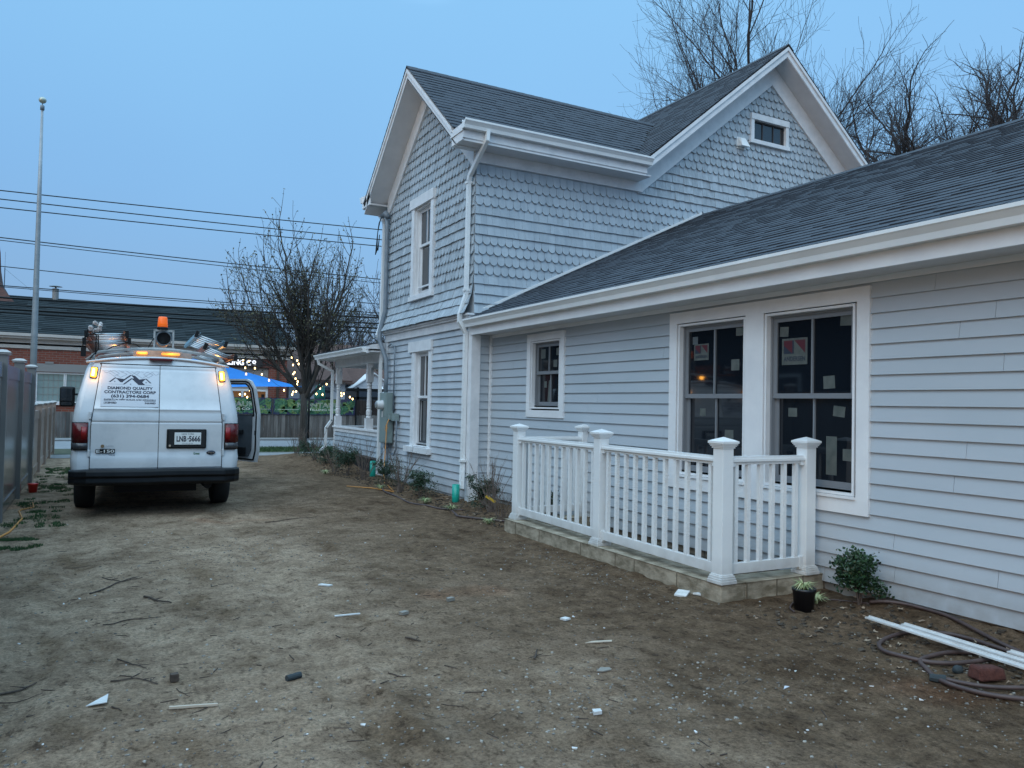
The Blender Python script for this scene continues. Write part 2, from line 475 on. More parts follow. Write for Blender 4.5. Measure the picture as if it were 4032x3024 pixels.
M['asphalt'] = mat('road_asphalt', (.20, .21, .22), .9, col2=(.26, .27, .28), nscale=6)
M['walk'] = mat('sidewalk_concrete', (.19, .19, .19), .9, col2=(.24, .24, .24), nscale=5)
b = MB(); b.box(-120, 120, 26.9, 31.8, -.3, -.085); tag(b.build('road', M['asphalt']), kind='structure')
b = MB(); b.box(-120, 120, 31.8, 33.2, -.3, -.03); tag(b.build('pavement', M['walk']), kind='structure')
b = MB()
for i in range(60): b.box(-40+i*1.5, -40+i*1.5+1.49, 22.75, 24.0, -.3, -.055+.002*(i % 2))
tag(b.build('sidewalk', M['walk']), kind='structure')
M['verge'] = mat('verge_soil', (.035, .045, .022), .95, col2=(.075, .08, .045), nscale=3)
b = MB(); b.box(-120, 120, 24.02, 26.88, -.3, -.065); tag(b.build('verge', M['verge']), kind='structure')

def blades(mb, cx, cy, rx, ry, n, h, w=.004, seed=1, zf=None):
    rr = random.Random(seed)
    for i in range(n):
        a = rr.uniform(0, 2*pi); q = sqrt(rr.random())
        x = cx+rx*q*cos(a); y = cy+ry*q*sin(a)
        z = zf(x, y) if zf else gz(x, y)
        hh = h*rr.uniform(.5, 1.2); an = rr.uniform(0, 2*pi); lx, ly = rr.uniform(-.6, .6)*hh, rr.uniform(-.6, .6)*hh
        mb.tone = rr.random()
        mb.add([(x-w*cos(an), y-w*sin(an), z-.005), (x+w*cos(an), y+w*sin(an), z-.005), (x+lx, y+ly, z+hh)], [(0, 1, 2)])
b = MB()
for i in range(16):
    rr = random.Random(40+i)
    cx_, cy_ = ((-.66, 9.62), (-.74, 8.95))[i % 2]
    blades(b, cx_+rr.gauss(0, .13), cy_+rr.gauss(0, .11), rr.uniform(.05, .13), rr.uniform(.04, .10), 170, .024, .005, 60+i)
for i in range(34):
    rr = random.Random(100+i); yy = 10.2+rr.random()*9
    for j in range(3): blades(b, -.62+rr.uniform(-.25, .34), yy+rr.uniform(-.4, .4), rr.uniform(.04, .10), rr.uniform(.06, .16), 60, .03, .006, 10+i*3+j)
tag(b.build('grass', M['grass']), 'small green weed tufts along the foot of the vinyl fence', 'grass', kind='stuff')
b = MB()
blades(b, 5.2, 25.6, 4.5, 1.1, 9000, .07, .014, 5, lambda x, y: -.065)
blades(b, 10, 33.3, 14, .12, 2500, .10, .016, 6, lambda x, y: -.1)
tag(b.build('verge_grass', M['grass']), 'green grass strip beside the road under the street tree', 'grass', kind='stuff')

# small stones and crumbs, too many to count
b = MB(); rr = random.Random(11)
for i in range(5200):
    if i < 3600:
        y = .9+7.5*rr.random()**1.25; x = rr.uniform(-1.0, 5.4) if y > 3 else rr.uniform(-.6, 5)
    else:
        a = rr.choice([(2.0, 3.35, .55, .35), (.35, 3.7, .7, .3), (1.4, 8.2, .5, .7), (4.0, 6.2, .22, .9), (4.2, 2.6, .5, .4), (2.7, 3.3, .5, .3)])
        x = rr.gauss(a[0], a[2]); y = rr.gauss(a[1], a[3])
    if 4.33 < x < 5.6 and 4.5 < y < 8.4: continue
    if x > 5.4 or y < .4: continue
    s = (.0025 if i < 3600 else .004)+.0075*rr.random()**(3.0 if i < 3600 else 2.0)
    b.tone = rr.random()**1.6
    z = gz(x, y)
    k = rr.uniform(.6, 1.4)
    b.blob((x, y, z+s*.25), (s*k, s, s*.6), i, .25, 5, 3)
tag(b.build('gravel', M['stone']), 'small stones and crumbs scattered over the dirt driveway', 'gravel', kind='stuff')
b = MB()
for i in range(480):
    y = 1.2+11*rr.random()**1.3; x = rr.uniform(-.8, 5.2)
    if 4.33 < x < 5.6 and 4.5 < y < 8.4: continue
    L_ = rr.uniform(.008, .045); a = rr.gauss(0.2, .9); z = gz(x, y)+.003
    w_ = rr.uniform(.001, .0028)
    b.tone = rr.random()
    b.obox((x, y, z), (cos(a)*L_, sin(a)*L_, rr.uniform(-.1, .1)*L_), (-sin(a)*w_, cos(a)*w_, 0), (0, 0, w_*.8))
tag(b.build('debris', M['twig']), 'dark wood crumbs and bits of bark strewn over the driveway', 'debris', kind='stuff')
b = MB()
for i in range(1500):
    x = rr.uniform(4.4, 5.15); y = rr.uniform(8.5, 17.5)
    if rr.random() < .25: x = rr.uniform(4.2, 5.4); y = rr.uniform(2.3, 4.2)
    z = gz(x, y); s = rr.uniform(.006, .022)
    b.tone = rr.random()*.5; b.blob((x, y, z+s*.2), (s*rr.uniform(.6, 1.6), s, s*.6), i, .4, 5, 3)
tag(b.build('soil_clods', mat('soil_clod', (.035, .026, .019), .98, tone=.9, tonecol=(.13, .10, .07))), 'dark soil clods heaped in the planting bed by the house', 'soil', kind='stuff')
# ------------------------------------------------------------------ house
XO, YC, XW = 5.18, 11.0, 5.50
YF = 15.05
HOUSE = thing('house', 'grey two-storey gabled house with fish-scale shingles, long single-storey wing and white trim', 'house', (XO, YC, 0))
PA = lambda u, d, z: (XO-d, u, z)          # old driveway wall, u runs along y
PB = lambda u, d, z: (u, YC-d, z)          # rear wall of the tall part, u runs along x
PW = lambda u, d, z: (XW-d, u, z)          # wing wall
SL = .82
def flareA(z): return .13*max(0, (3.45-z)/.5)**1.8 if z < 3.45 else 0

def clap(mb, P, u0, u1, z0, z1, exp, zref, holes=(), thick=.017, rr=random.Random(5)):
    k0 = int(floor((z0-zref)/exp))-1
    k = k0
    while True:
        a = zref+k*exp; bz = a+exp; k += 1
        if a >= z1: break
        lo, hi = max(a, z0), min(bz, z1)
        if hi-lo < .004: continue
        cuts = sorted({lo, hi}|{h for (ua, ub, za, zb) in holes for h in (za, zb) if lo < h < hi})
        joints = []
        uj = u0+rr.uniform(.8, 3.6)
        while uj < u1: joints.append(uj); uj += rr.uniform(2.4, 3.7)
        tn = rr.random()
        for ca, cb in zip(cuts[:-1], cuts[1:]):
            zc = (ca+cb)/2
            segs = [(u0, u1)]
            for (ua, ub, za, zb) in holes:
                if za < zc < zb:
                    ns = []
                    for s0, s1 in segs:
                        if ub <= s0 or ua >= s1: ns.append((s0, s1)); continue
                        if ua > s0: ns.append((s0, ua))
                        if ub < s1: ns.append((ub, s1))
                    segs = ns
            for s0, s1 in segs:
                pts = [s0]+[j for j in joints if s0+.05 < j < s1-.05]+[s1]
                for p0, p1 in zip(pts[:-1], pts[1:]):
                    mb.tone = min(1, max(0, tn+rr.uniform(-.2, .2)))
                    q0 = p0+(.0015 if p0 != s0 else 0); q1 = p1-(.0015 if p1 != s1 else 0)
                    da = .002+thick*(1-(ca-a)/exp); db = .002+thick*(1-(cb-a)/exp)
                    mb.hexa([P(q0, -.01, ca), P(q1, -.01, ca), P(q1, da, ca), P(q0, da, ca), P(q0, -.01, cb), P(q1, -.01, cb), P(q1, db, cb), P(q0, db, cb)])

def shingles(mb, P, u0, u1, rows, region, flare=lambda z: 0, holes=(), seed=1, e=.158, wid=.134, rough=0.0):
    rr = random.Random(seed)
    for ri, (zb, kind) in enumerate(rows):
        u = u0-(wid/2 if ri % 2 else 0)
        while u < u1:
            wd = wid if kind != 's' else rr.choice([.08, .10, .12, .14, .17])
            a, b_ = max(u, u0), min(u+wd, u1)
            u += wd
            if b_-a < .02: continue
            uc = (a+b_)/2
            if not region(uc, zb+e*.55): continue
            if any(h[0] < uc < h[1] and h[2]-.02 < zb+e*.4 < h[3] for h in holes): continue
            g_ = (.0035+rough*.0022 if kind != 's' else .002)+rr.random()*.0012*(1+rough)
            a += g_/2; b_ -= g_/2; ww = b_-a
            dz = rr.uniform(-.003, .003)*(1+rough)
            z0 = zb+dz
            if kind == 's' or ww < wid*.6: out = [(a, z0), (b_, z0)]
            elif kind == 'h': out = [(a, z0+.045), (a+ww*.26, z0), (b_-ww*.26, z0), (b_, z0+.045)]
            elif kind == 'p': out = [(a, z0+.05), (a+ww*.5, z0), (b_, z0+.05)]
            else:
                out = [(uc-ww/2*cos(t), z0+ww/2*(1-sin(t))) for t in [pi*i/8 for i in range(9)]]
            zt = zb+e+.03
            poly = out+[(b_, zt), (a, zt)]
            off = rr.uniform(0, .004)*(1+rough)
            def dd(z): return .004+off*.4+(.027+off)*(1-(z-zb)/(e+.03))+flare(z)
            mb.tone = rr.random()
            V = [P(x, dd(z), z) for x, z in poly]
            n = len(poly); nb = len(out)
            V += [P(x, dd(z)-.023, z) for x, z in out]
            F = [tuple(range(n))]+[(i+1, i, n+i, n+i+1) for i in range(nb-1)]+[(0, n-1, n), (nb-1, n+nb-1, nb)]
            mb.add(V, F)

def roof_plane(mb, p0, along, up, L, S, nrm, seed=0, e=.143, keep=None, under=.0):
    """courses of laminated shingles as real overlapping tabs"""
    rr = random.Random(seed)
    p0, along, up, nrm = Vector(p0), Vector(along), Vector(up), Vector(nrm)
    n = int(S/e)+1
    for i in range(n):
        s0 = i*e; s1 = min(s0+e*1.12, S+.002)
        if s0 >= S: break
        a = -rr.uniform(0, .3)
        row = rr.random()*.12
        while a < L:
            w_ = rr.choice([.10, .14, .17, .22, .30])
            a0, a1 = max(a, 0), min(a+w_, L); a += w_
            if a1-a0 < .01: continue
            if keep and not keep((a0+a1)/2, s0): continue
            hi = rr.random() < .5
            t = .014 if hi else .009
            mb.tone = row+.75*(rr.random()*.55 if hi else .45+rr.random()*.55)
            A = p0+along*a0+up*s0; B = p0+along*a1+up*s0; C = p0+along*a1+up*s1; D = p0+along*a0+up*s1
            mb.add([A+nrm*t, B+nrm*t, C+nrm*.001, D+nrm*.001, A-nrm*.002, B-nrm*.002], [(0, 1, 2, 3), (4, 5, 1, 0), (0, 3, 4), (1, 5, 2)])

# ---- inner volumes and thin sheathing with window openings
def sheet(mb, P, u0, u1, z0, z1, holes, d0=-.03, d1=-.003):
    us = sorted({u0, u1}|{x for h in holes for x in h[:2]}); zs = sorted({z0, z1}|{x for h in holes for x in h[2:]})
    for a, c in zip(us[:-1], us[1:]):
        for e, f in zip(zs[:-1], zs[1:]):
            uc, zc = (a+c)/2, (e+f)/2
            if any(h[0] < uc < h[1] and h[2] < zc < h[3] for h in holes): continue
            mb.wbox(P, a, c, d0, d1, e, f)
cy = (YC+YF)/2
HA2 = (12.70, 13.55, 3.46, 5.12); HA1 = (12.68, 13.46, .70, 2.50)
HBIG = (4.24, 6.53, .76, 2.44); HSM = (8.85, 9.69, 1.42, 2.44); HAT = (11.02, 11.92, 6.70, 7.13)
b = MB()
sheet(b, PA, YC+.005, YF, -.3, 5.75, [HA1, HA2])
b.prism([(XO+.003, YC+.1, 5.76), (XO+.003, YF-.1, 5.76), (XO+.003, cy, 7.35)], (.03, 0, 0))
b.build('driveway_wall', M['siding_old'], HOUSE)
b = MB()
sheet(b, PB, XO+.04, 8.38, 2.0, 5.62, [])
sheet(b, PB, 8.38, 14.6, 2.0, 5.30, [])
sheet(b, PB, 10.0, 13.0, 5.30, 7.13, [HAT]); b.prism([(10.0, YC+.003, 5.3), (8.38, YC+.003, 5.3), (8.38, YC+.003, 5.62), (10.0, YC+.003, 6.95)], (0, .027, 0))
b.prism([(13.0, YC+.003, 5.3), (14.6, YC+.003, 5.3), (14.6, YC+.003, 5.62), (13.0, YC+.003, 6.95)], (0, .027, 0)); b.prism([(10.0, YC+.003, 7.13), (13.0, YC+.003, 7.13), (11.51, YC+.003, 8.2)], (0, .027, 0))
b.build('rear_wall', M['siding_old'], HOUSE)
b = MB()
b.box(8.36, 14.66, YC+.2, 17.0, -.3, 5.7); b.box(XO+.2, 8.6, YC+.2, YF, -.3, 5.7)
b.prism([(XO+.2, YC+.2, 5.7), (XO+.2, YF-.1, 5.7), (XO+.2, cy, 7.25)], (5.0, 0, 0)); b.prism([(8.5, YC+.2, 5.7), (14.5, YC+.2, 5.7), (11.51, YC+.2, 8.15)], (0, 5.8, 0))
b.box(XW+.16, 14.0, -3.2, YC-.01, .07, 2.58)
b.build('interior', M['dark'], HOUSE)
b = MB(); sheet(b, PW, -3.2, YC-.001, .075, 2.60, [HBIG, HSM]); b.build('wing_wall', M['siding'], HOUSE)
b = MB(); b.box(XW+.04, 14.0, -3.2, YC, 2.60, 2.80); b.build('wing_attic', M['dark'], HOUSE)
b = MB(); b.box(XW+.02, 14.0, -3.2, YC, -.9, .07); b.build('foundation', M['found'], HOUSE)
b = MB(); b.box(XW+.008, XW+.019, 4.6, 8.4, -.8, .068); b.build('foundation_blocks', M['block'], HOUSE)
b = MB(); b.box(XO+.015, XO+.1, YC, 15.0, -.4, -.07); b.build('old_foundation', M['found'], HOUSE)

# ---- shingles, tall part
cy = (YC+YF)/2
holesA = [(12.62, 13.64, 3.42, 5.26)]
rowsA = [(2.93, 's'), (3.09, 's'), (3.24, 's'), (3.40, 's')]+[(3.55+.158*i, 'r') for i in range(4)]+[(4.18, 's'), (4.34, 's'), (4.50, 's')]+[(4.64+.158*i, 'h') for i in range(4)]+[(5.275+.158*i, 'r') for i in range(12)]
b = MB()
shingles(b, PA, YC, YF, rowsA, lambda u, z: z < 7.02-SL*abs(u-cy), flareA, holesA, 3, rough=1.0)
b.build('shingle_siding', M['shingle_worn'], HOUSE)
rowsB = [(2.77, 's'), (2.93, 's'), (3.09, 's'), (3.24, 's'), (3.40, 's')]+[(3.55+.158*i, 'r') for i in range(4)]+[(4.18, 's'), (4.34, 's'), (4.50, 's')]+[(4.64+.158*i, 'h') for i in range(4)]
b = MB()
flB = lambda z: flareA(z)*.25
shingles(b, PB, XO-.01, 13.6, rowsB, lambda u, z: z > 2.6+.475*(u-5.1) and z < 5.42, flB, (), 4)
b.build('shingle_siding', M['shingle'], HOUSE)
rowsG = [(5.275+.155*i, 's') for i in range(4)]+[(5.895+.152*i, 'r') for i in range(5)]+[(6.655+.152*i, 'h') for i in range(9)]
b = MB()
shingles(b, PB, 8.30, 14.0, rowsG, lambda u, z: z < 7.98-SL*abs(u-11.51), lambda z: 0, [(11.02, 11.92, 6.70, 7.20)], 5, rough=1.2)
b.build('gable_shingles', M['shingle_worn'], HOUSE)

# ---- lower clapboards, tall part
b = MB()
clap(b, PA, YC+.02, YF-.03, -.07, 2.74, .1225, 1.757, [HA1], .023, random.Random(8))
b.build('clapboard_siding', M['siding_old'], HOUSE)
# belt board and moulding under the flared shingles
b = MB()
b.wbox(PA, YC-.01, YF+.01, 0, .045, 2.72, 2.86); b.wbox(PA, YC-.03, YF+.03, .0, .085, 2.86, 2.895); b.wbox(PA, YC-.05, YF+.05, 0, .12, 2.895, 2.925)
b.build('belt_board', M['trim_old'], HOUSE)
# corner boards
b = MB()
b.wbox(PA, YC-.0, YC+.115, 0, .028, -.06, 2.72); b.box(XO-.028, XO+.125, YC-.03, YC, -.10, 2.59)
b.build('corner_board', M['trim_old'], HOUSE)
b = MB()
b.wbox(PA, YF-.12, YF, 0, .028, -.06, 2.72)
b.build('corner_board', M['trim_old'], HOUSE)
# narrow return between the two walls, inner corner trim
b = MB(); clap(b, lambda u, d, z: (u, YC-d-.001, z), XO+.12, XW+.001, .19, 2.59, .1237, 2.422, (), .018, random.Random(3)); b.build('return_siding', M['siding'], HOUSE)
b = MB(); b.wbox(PW, YC-.075, YC-.02, .0, .035, .20, 2.59); b.build('inner_corner_trim', M['trim'], HOUSE)

# ---- wing clapboards
b = MB()
clap(b, PW, -3.2, YC-.06, .072, 2.60, .1237, 2.422, [HBIG, HSM], .019, random.Random(21))
b.build('clapboard_siding', M['siding'], HOUSE)

# ---- generic window parts
def casing(mb, P, u0, u1, z0, z1, wv, d=.03, wt=None, wb=None):
    wt = wt or wv; wb = wb or wv
    mb.wbox(P, u0, u1, 0, d, z1-wt, z1); mb.wbox(P, u0, u1, 0, d, z0, z0+wb)
    mb.wbox(P, u0, u0+wv, 0, d-.001, z0+wb, z1-wt); mb.wbox(P, u1-wv, u1, 0, d-.001, z0+wb, z1-wt)

def ring(mb, P, u0, u1, z0, z1, w_, d0, d1, wt=None, wb=None):
    wt = wt or w_; wb = wb or w_
    mb.wbox(P, u0, u1, d0, d1, z1-wt, z1); mb.wbox(P, u0, u1, d0, d1, z0, z0+wb)
    mb.wbox(P, u0, u0+w_, d0, d1, z0+wb, z1-wt); mb.wbox(P, u1-w_, u1, d0, d1, z0+wb, z1-wt)

def hung_window(P, u0, u1, z0, z1, zm, glass, frame_par, low_mun=True, sashm='sash', sw=.045):
    """double-hung sashes in the opening u0..u1, z0..z1, meeting rail at zm"""
    f = MB(); ring(f, P, u0-.012, u1+.012, z0-.012, z1+.012, .022, -.12, .022)
    fo = f.build('window_frame', M['trim'], frame_par)
    j = MB(); ring(j, P, u0+.010, u1-.010, z0+.010, z1-.010, .02, -.115, -.03); j.build('jamb_liner', M[sashm], frame_par)
    uc = (u0+u1)/2
    for nm, a, c, d, mun in (('upper_sash', zm-.02, z1-.03, -.045, True), ('lower_sash', z0+.03, zm+.02, -.075, low_mun)):
        s = MB(); ring(s, P, u0+.03, u1-.03, a, c, sw, d-.03, d, .04, .055 if nm == 'lower_sash' else .045)
        if mun: s.wbox(P, uc-.009, uc+.009, d-.02, d+.004, a+.04, c-.04)
        so = s.build(nm, M[sashm], frame_par)
        g_ = MB(); g_.wbox(P, u0+.04, u1-.04, d-.022, d-.014, a+.01, c-.01); g_.build('pane', M[glass], frame_par)
    k = MB(); k.wbox(P, u0+.012, u1-.012, -.11, -.03, z0+.01, z0+.032); k.build('sill_track', M['sash'], frame_par)
    return fo

def window_group(nm='window'):
    o = bpy.data.objects.new(nm, None); COL.objects.link(o); o.parent = HOUSE; WP[o.name] = WP[HOUSE.name]; o.location = (0, 0, 0)
    return o

# big pair
wg = window_group('paired_window')
b = MB(); casing(b, PW, 4.15, 6.618, .668, 2.524, .118, .034, .118, .135); b.wbox(PW, 5.275, 5.505, 0, .033, .803, 2.406)
b.build('casing', M['trim'], wg)
hung_window(PW, 5.53, 6.475, .825, 2.385, 1.635, 'glass', wg)
hung_window(PW, 4.305, 5.255, .825, 2.385, 1.635, 'glass', wg)
b = MB(); b.wbox(PW, 4.27, 5.28, .033, .05, .79, .812); b.wbox(PW, 5.50, 6.50, .033, .05, .79, .812); b.build('sill', M['trim'], wg)
# stickers, each pasted on its pane
def sticker(P, u0, u1, z0, z1, up, rot=0.0, m='paper'):
    d = -.0585 if up else -.0885
    uc, zc, hu, hz = (u0+u1)/2, (z0+z1)/2, (u1-u0)/2, (z1-z0)/2
    q = [(uc+a*cos(rot)-c*sin(rot), zc+a*sin(rot)+c*cos(rot)) for a, c in ((-hu, -hz), (hu, -hz), (hu, hz), (-hu, hz))]
    s = MB(); s.add([P(a, d, c) for a, c in q]+[P(a, d-.0003, c) for a, c in q], [(3, 2, 1, 0), (0, 1, 5, 4), (1, 2, 6, 5), (2, 3, 7, 6), (3, 0, 4, 7)])
    s.build('sticker', M[m], wg)
for s_ in ((4.39, 4.50, 2.23, 2.32, 1, .05), (4.55, 4.67, 1.70, 1.81, 1, -.05), (4.47, 4.59, 1.46, 1.55, 0, .1), (4.98, 5.08, 1.45, 1.53, 0, 0), (4.55, 4.66, .96, 1.29, 0, 0), (4.38, 4.49, 1.09, 1.19, 0, 0), (5.06, 5.16, 2.18, 2.27, 1, .06),
           (5.61, 5.72, 2.23, 2.31, 1, 0), (5.67, 5.78, 1.89, 2.00, 1, 0), (6.17, 6.26, 1.43, 1.51, 0, 0), (5.585, 5.65, 1.48, 1.56, 0, 0), (5.77, 5.89, 1.16, 1.30, 0, 0)):
    sticker(PW, *s_)
sticker(PW, 6.27, 6.35, 2.18, 2.26, 1, 0, 'paper_pale')
def brand_sticker(uc, zc, w_, h_):
    d = -.0575
    sticker(PW, uc-w_/2, uc+w_/2, zc-h_/2, zc+h_/2, 1, 0, 'paper')
    f = lambda pts, m: tag_m([PW(uc-x*w_, d+.0006, zc+z*h_) for x, z in pts], m)
    def tag_m(pts, m):
        s = MB(); s.add(pts, [tuple(range(len(pts)))]); s.build('sticker_print', M[m], wg)
    f([(-.42, -.08), (-.08, -.08), (-.42, .24)], 'navy'); f([(-.42, .24), (-.08, -.08), (-.08, .42), (-.42, .42)], 'redprint'); f([(0, .42), (.42, -.08), (.42, .42)], 'redprint')
    f([(-.08, -.08), (-.02, -.08), (-.02, .42), (-.08, .42)], 'navy')
    text('ANDERSEN', lambda x, y, z: PW(uc-x, d+.001, zc-h_*.36+y), 'sticker_lettering', M['navy'], wg, caph=h_*.17, fit=w_*.84, bold=.02)
brand_sticker(4.99, 2.04, .29, .24)
brand_sticker(6.215, 2.095, .22, .17)
# small window
wg = window_group('small_window')
b = MB(); casing(b, PW, 8.767, 9.775, 1.343, 2.517, .10, .034); b.build('casing', M['trim'], wg)
hung_window(PW, 8.90, 9.645, 1.475, 2.40, 1.965, 'glass', wg, sw=.04)
for s_ in ((9.40, 9.52, 2.17, 2.30, 1, 0), (9.02, 9.11, 2.20, 2.30, 1, 0), (9.08, 9.18, 2.04, 2.14, 1, 0), (9.40, 9.47, 1.76, 1.85, 0, 0), (9.28, 9.36, 1.56, 1.86, 0, .1)):
    sticker(PW, *s_)
# upstairs window on the driveway gable
wg = window_group('upper_window')
b = MB()
b.wbox(PA, 12.585, 13.73, 0, .08, 5.10, 5.28)
b.wbox(PA, 12.60, 12.73, 0, .062, 3.47, 5.10); b.wbox(PA, 13.52, 13.65, 0, .062, 3.47, 5.10)
b.build('casing', M['trim_old'], wg)
b = MB(); b.wbox(PA, 12.57, 13.69, -.05, .085, 3.39, 3.47); b.build('sill', M['trim_old'], wg)
hung_window(PA, 12.75, 13.50, 3.49, 5.08, 4.40, 'glass_old', wg, False, 'trim_old')
b = MB(); b.wbox(PA, 12.79, 13.46, -.05, -.02, 3.62, 3.645); b.build('screen_bar', M['trim_old'], wg)
# ground-floor window on the driveway wall
wg = window_group('lower_window')
b = MB()
b.wbox(PA, 12.585, 13.70, 0, .055, 2.44, 2.63)
b.wbox(PA, 12.60, 12.74, 0, .035, .72, 2.44); b.wbox(PA, 13.40, 13.56, 0, .035, .72, 2.44)
b.build('casing', M['trim_old'], wg)
b = MB(); b.wbox(PA, 12.56, 13.72, -.05, .10, .62, .72); b.build('sill', M['trim_old'], wg)
hung_window(PA, 12.75, 13.39, .74, 2.43, 1.62, 'glass_old', wg, False, 'trim_old')
b = MB(); ring(b, PA, 12.80, 13.34, .80, 1.58, .03, -.072, -.06); b.build('insect_screen', M['sash_dark'], wg)
# attic window
wg = window_group('attic_window')
b = MB(); b.wbox(PB, 10.965, 11.98, 0, .07, 7.11, 7.225); b.wbox(PB, 10.965, 11.045, 0, .058, 6.72, 7.11); b.wbox(PB, 11.895, 11.975, 0, .058, 6.72, 7.11); b.wbox(PB, 10.94, 11.99, 0, .075, 6.645, 6.72)
b.build('casing', M['trim_old'], wg)
b = MB(); ring(b, PB, 11.04, 11.90, 6.71, 7.115, .03, -.04, .0)
for k in (1, 2): b.wbox(PB, 11.04+.286*k-.008, 11.04+.286*k+.008, -.04, -.0, 6.73, 7.1)
b.build('sash', M['sash_dark'], wg)
b = MB(); b.wbox(PB, 11.05, 11.89, -.03, -.02, 6.72, 7.11); b.build('pane', M['glass_old'], wg)
# dryer vent hood on the gable
b = MB(); b.wbox(PB, 10.62, 10.84, .02, .035, 6.48, 6.70)
b.hexa([PB(10.63, .035, 6.52), PB(10.83, .035, 6.52), PB(10.83, .17, 6.50), PB(10.63, .17, 6.50), PB(10.65, .035, 6.69), PB(10.81, .035, 6.69), PB(10.79, .09, 6.67), PB(10.67, .09, 6.67)])
b.build('wall_vent', M['vinyl'], HOUSE)

# ---- friezes, soffits, rakes
def chev(mb, P, c, zp, uL, uR, t, d0, d1, tR=None):
    for sgn, ue in ((-1, uL), (1, uR)):
        q = [(c, zp), (c+sgn*ue, zp-SL*ue), (c+sgn*ue, zp-SL*ue-t), (c, zp-t)]
        V = [P(u, d0, z) for u, z in q]+[P(u, d1, z) for u, z in q]
        mb.add(V, [(0, 1, 2, 3), (7, 6, 5, 4), (0, 4, 5, 1), (1, 5, 6, 2), (2, 6, 7, 3), (3, 7, 4, 0)])
b = MB(); chev(b, PA, cy, 7.29, 2.03, 2.03, .40, 0, .058); b.build('frieze_board', M['trim_old'], HOUSE)
b = MB(); chev(b, PB, 11.51, 8.28, 3.15, 3.15, .41, 0, .058); b.build('frieze_board', M['trim_old'], HOUSE)
b = MB(); b.wbox(PB, XO-.03, 8.40, 0, .056, 5.30, 5.56); b.build('frieze_board', M['trim_old'], HOUSE)
b = MB(); chev(b, PA, cy, 7.29, 2.20, 2.35, .03, .03, .44); b.build('rake_soffit', M['soffit'], HOUSE)
b = MB(); chev(b, PB, 11.51, 8.30, 3.3, 3.4, .03, .03, .42); b.build('rake_soffit', M['soffit'], HOUSE)
b = MB(); chev(b, PA, cy, 7.455, 2.06, 2.20, .19, .41, .44); chev(b, PA, cy, 7.455, 2.06, 2.20, .07, .44, .462); b.build('rake_board', M['trim_old'], HOUSE)
b = MB(); chev(b, PB, 11.51, 8.475, 3.33, 3.6, .19, .40, .43); chev(b, PB, 11.51, 8.475, 3.33, 3.6, .07, .43, .455); b.build('rake_board', M['trim_old'], HOUSE)
# eave boxes with return, both sides of the driveway gable
def gutter_profile(mb, p0, p1, out, h=.13, w_=.125):
    """K-style gutter from p0 to p1 (top back edge), out = unit vector away from the wall"""
    o = Vector(out); up = Vector((0, 0, 1)); p0 = Vector(p0); p1 = Vector(p1)
    pr_ = [(0, 0), (0, -h), (w_*.62, -h), (w_*.70, -h*.62), (w_*.92, -h*.30), (w_, -h*.22), (w_, 0), (w_-.012, 0), (w_-.014, -.02), (.01, -.02)]
    mb.prism([p0+o*a+up*c for a, c in pr_], p1-p0)
b = MB()
b.box(4.77, 8.30, 10.60, 11.0, 5.47, 5.50)
b.build('eave_soffit', M['soffit'], HOUSE)
b = MB()
b.box(4.77, 8.6, 15.05, 15.50, 5.47, 5.50)
b.build('eave_soffit', M['soffit'], HOUSE)
b = MB()
b.box(4.76, 8.18, 10.575, 10.60, 5.46, 5.74); b.box(4.74, 8.19, 10.56, 10.575, 5.50, 5.60)
b.box(4.74, 4.77, 10.575, 10.98, 5.47, 5.72); b.box(4.725, 4.74, 10.56, 11.0, 5.60, 5.66)
b.prism([(4.765, 10.92, 5.72), (4.765, 10.60, 5.72), (4.765, 10.92, 5.47)], (.02, 0, 0))
b.build('eave_fascia', M['trim_old'], HOUSE)
b = MB()
b.box(4.74, 4.77, 15.05, 15.53, 5.47, 5.72); b.box(4.76, 8.6, 15.50, 15.53, 5.46, 5.74)
b.build('eave_fascia', M['trim_old'], HOUSE)
b = MB(); gutter_profile(b, (4.72, 10.56, 5.755), (8.24, 10.56, 5.755), (0, -1, 0)); b.build('gutter', M['vinyl'], HOUSE)
b = MB(); gutter_profile(b, (4.72, 15.53, 5.73), (8.6, 15.53, 5.73), (0, 1, 0)); b.build('gutter', M['vinyl'], HOUSE)
# downspouts of the tall part
def rect_pipe(mb, pts, w_=.075, t=.055, side=(0, 1, 0)):
    for p0, p1 in zip(pts[:-1], pts[1:]):
        p0, p1 = Vector(p0), Vector(p1); ax = (p1-p0); L_ = ax.length; ax.normalize()
        s = Vector(side); s = (s-ax*s.dot(ax)).normalized(); q = ax.cross(s)
        mb.obox((p0+p1)/2, ax*(L_/2+.012), s*w_/2, q*t/2)
b = MB()
rect_pipe(b, [(5.12, 10.50, 5.64), (5.11, 10.50, 5.50), (5.10, 11.07, 5.10), (5.10, 11.10, 5.02), (5.10, 11.11, 3.24), (5.02, 11.16, 2.92), (5.02, 11.16, 2.80), (5.115, 11.13, 2.62), (5.115, 11.14, .60), (5.05, 11.02, .20)])
b.build('downspout', M['vinyl'], HOUSE)
b = MB()
for z in (5.0, 3.3, .62): b.box(5.058, 5.145, 11.06, 11.16, z-.018, z+.018)
b.build('downspout_strap', M['vinyl'], HOUSE)
b = MB(); rect_pipe(b, [(5.1, 15.62, 5.60), (5.1, 15.62, 5.48), (5.10, 15.22, 5.22), (5.10, 15.17, 5.1), (5.08, 15.17, 3.1), (5.02, 15.20, 2.88)]); rect_pipe(b, [(5.03, 15.20, 2.86), (5.08, 15.2, 2.74), (5.09, 15.16, 2.6), (5.09, 15.15, .2)])
b.build('downspout', M['vinyl'], HOUSE)
# small roof end beside the wing gutter
b = MB(); chevroof = None
# ---- roofs
b = MB()
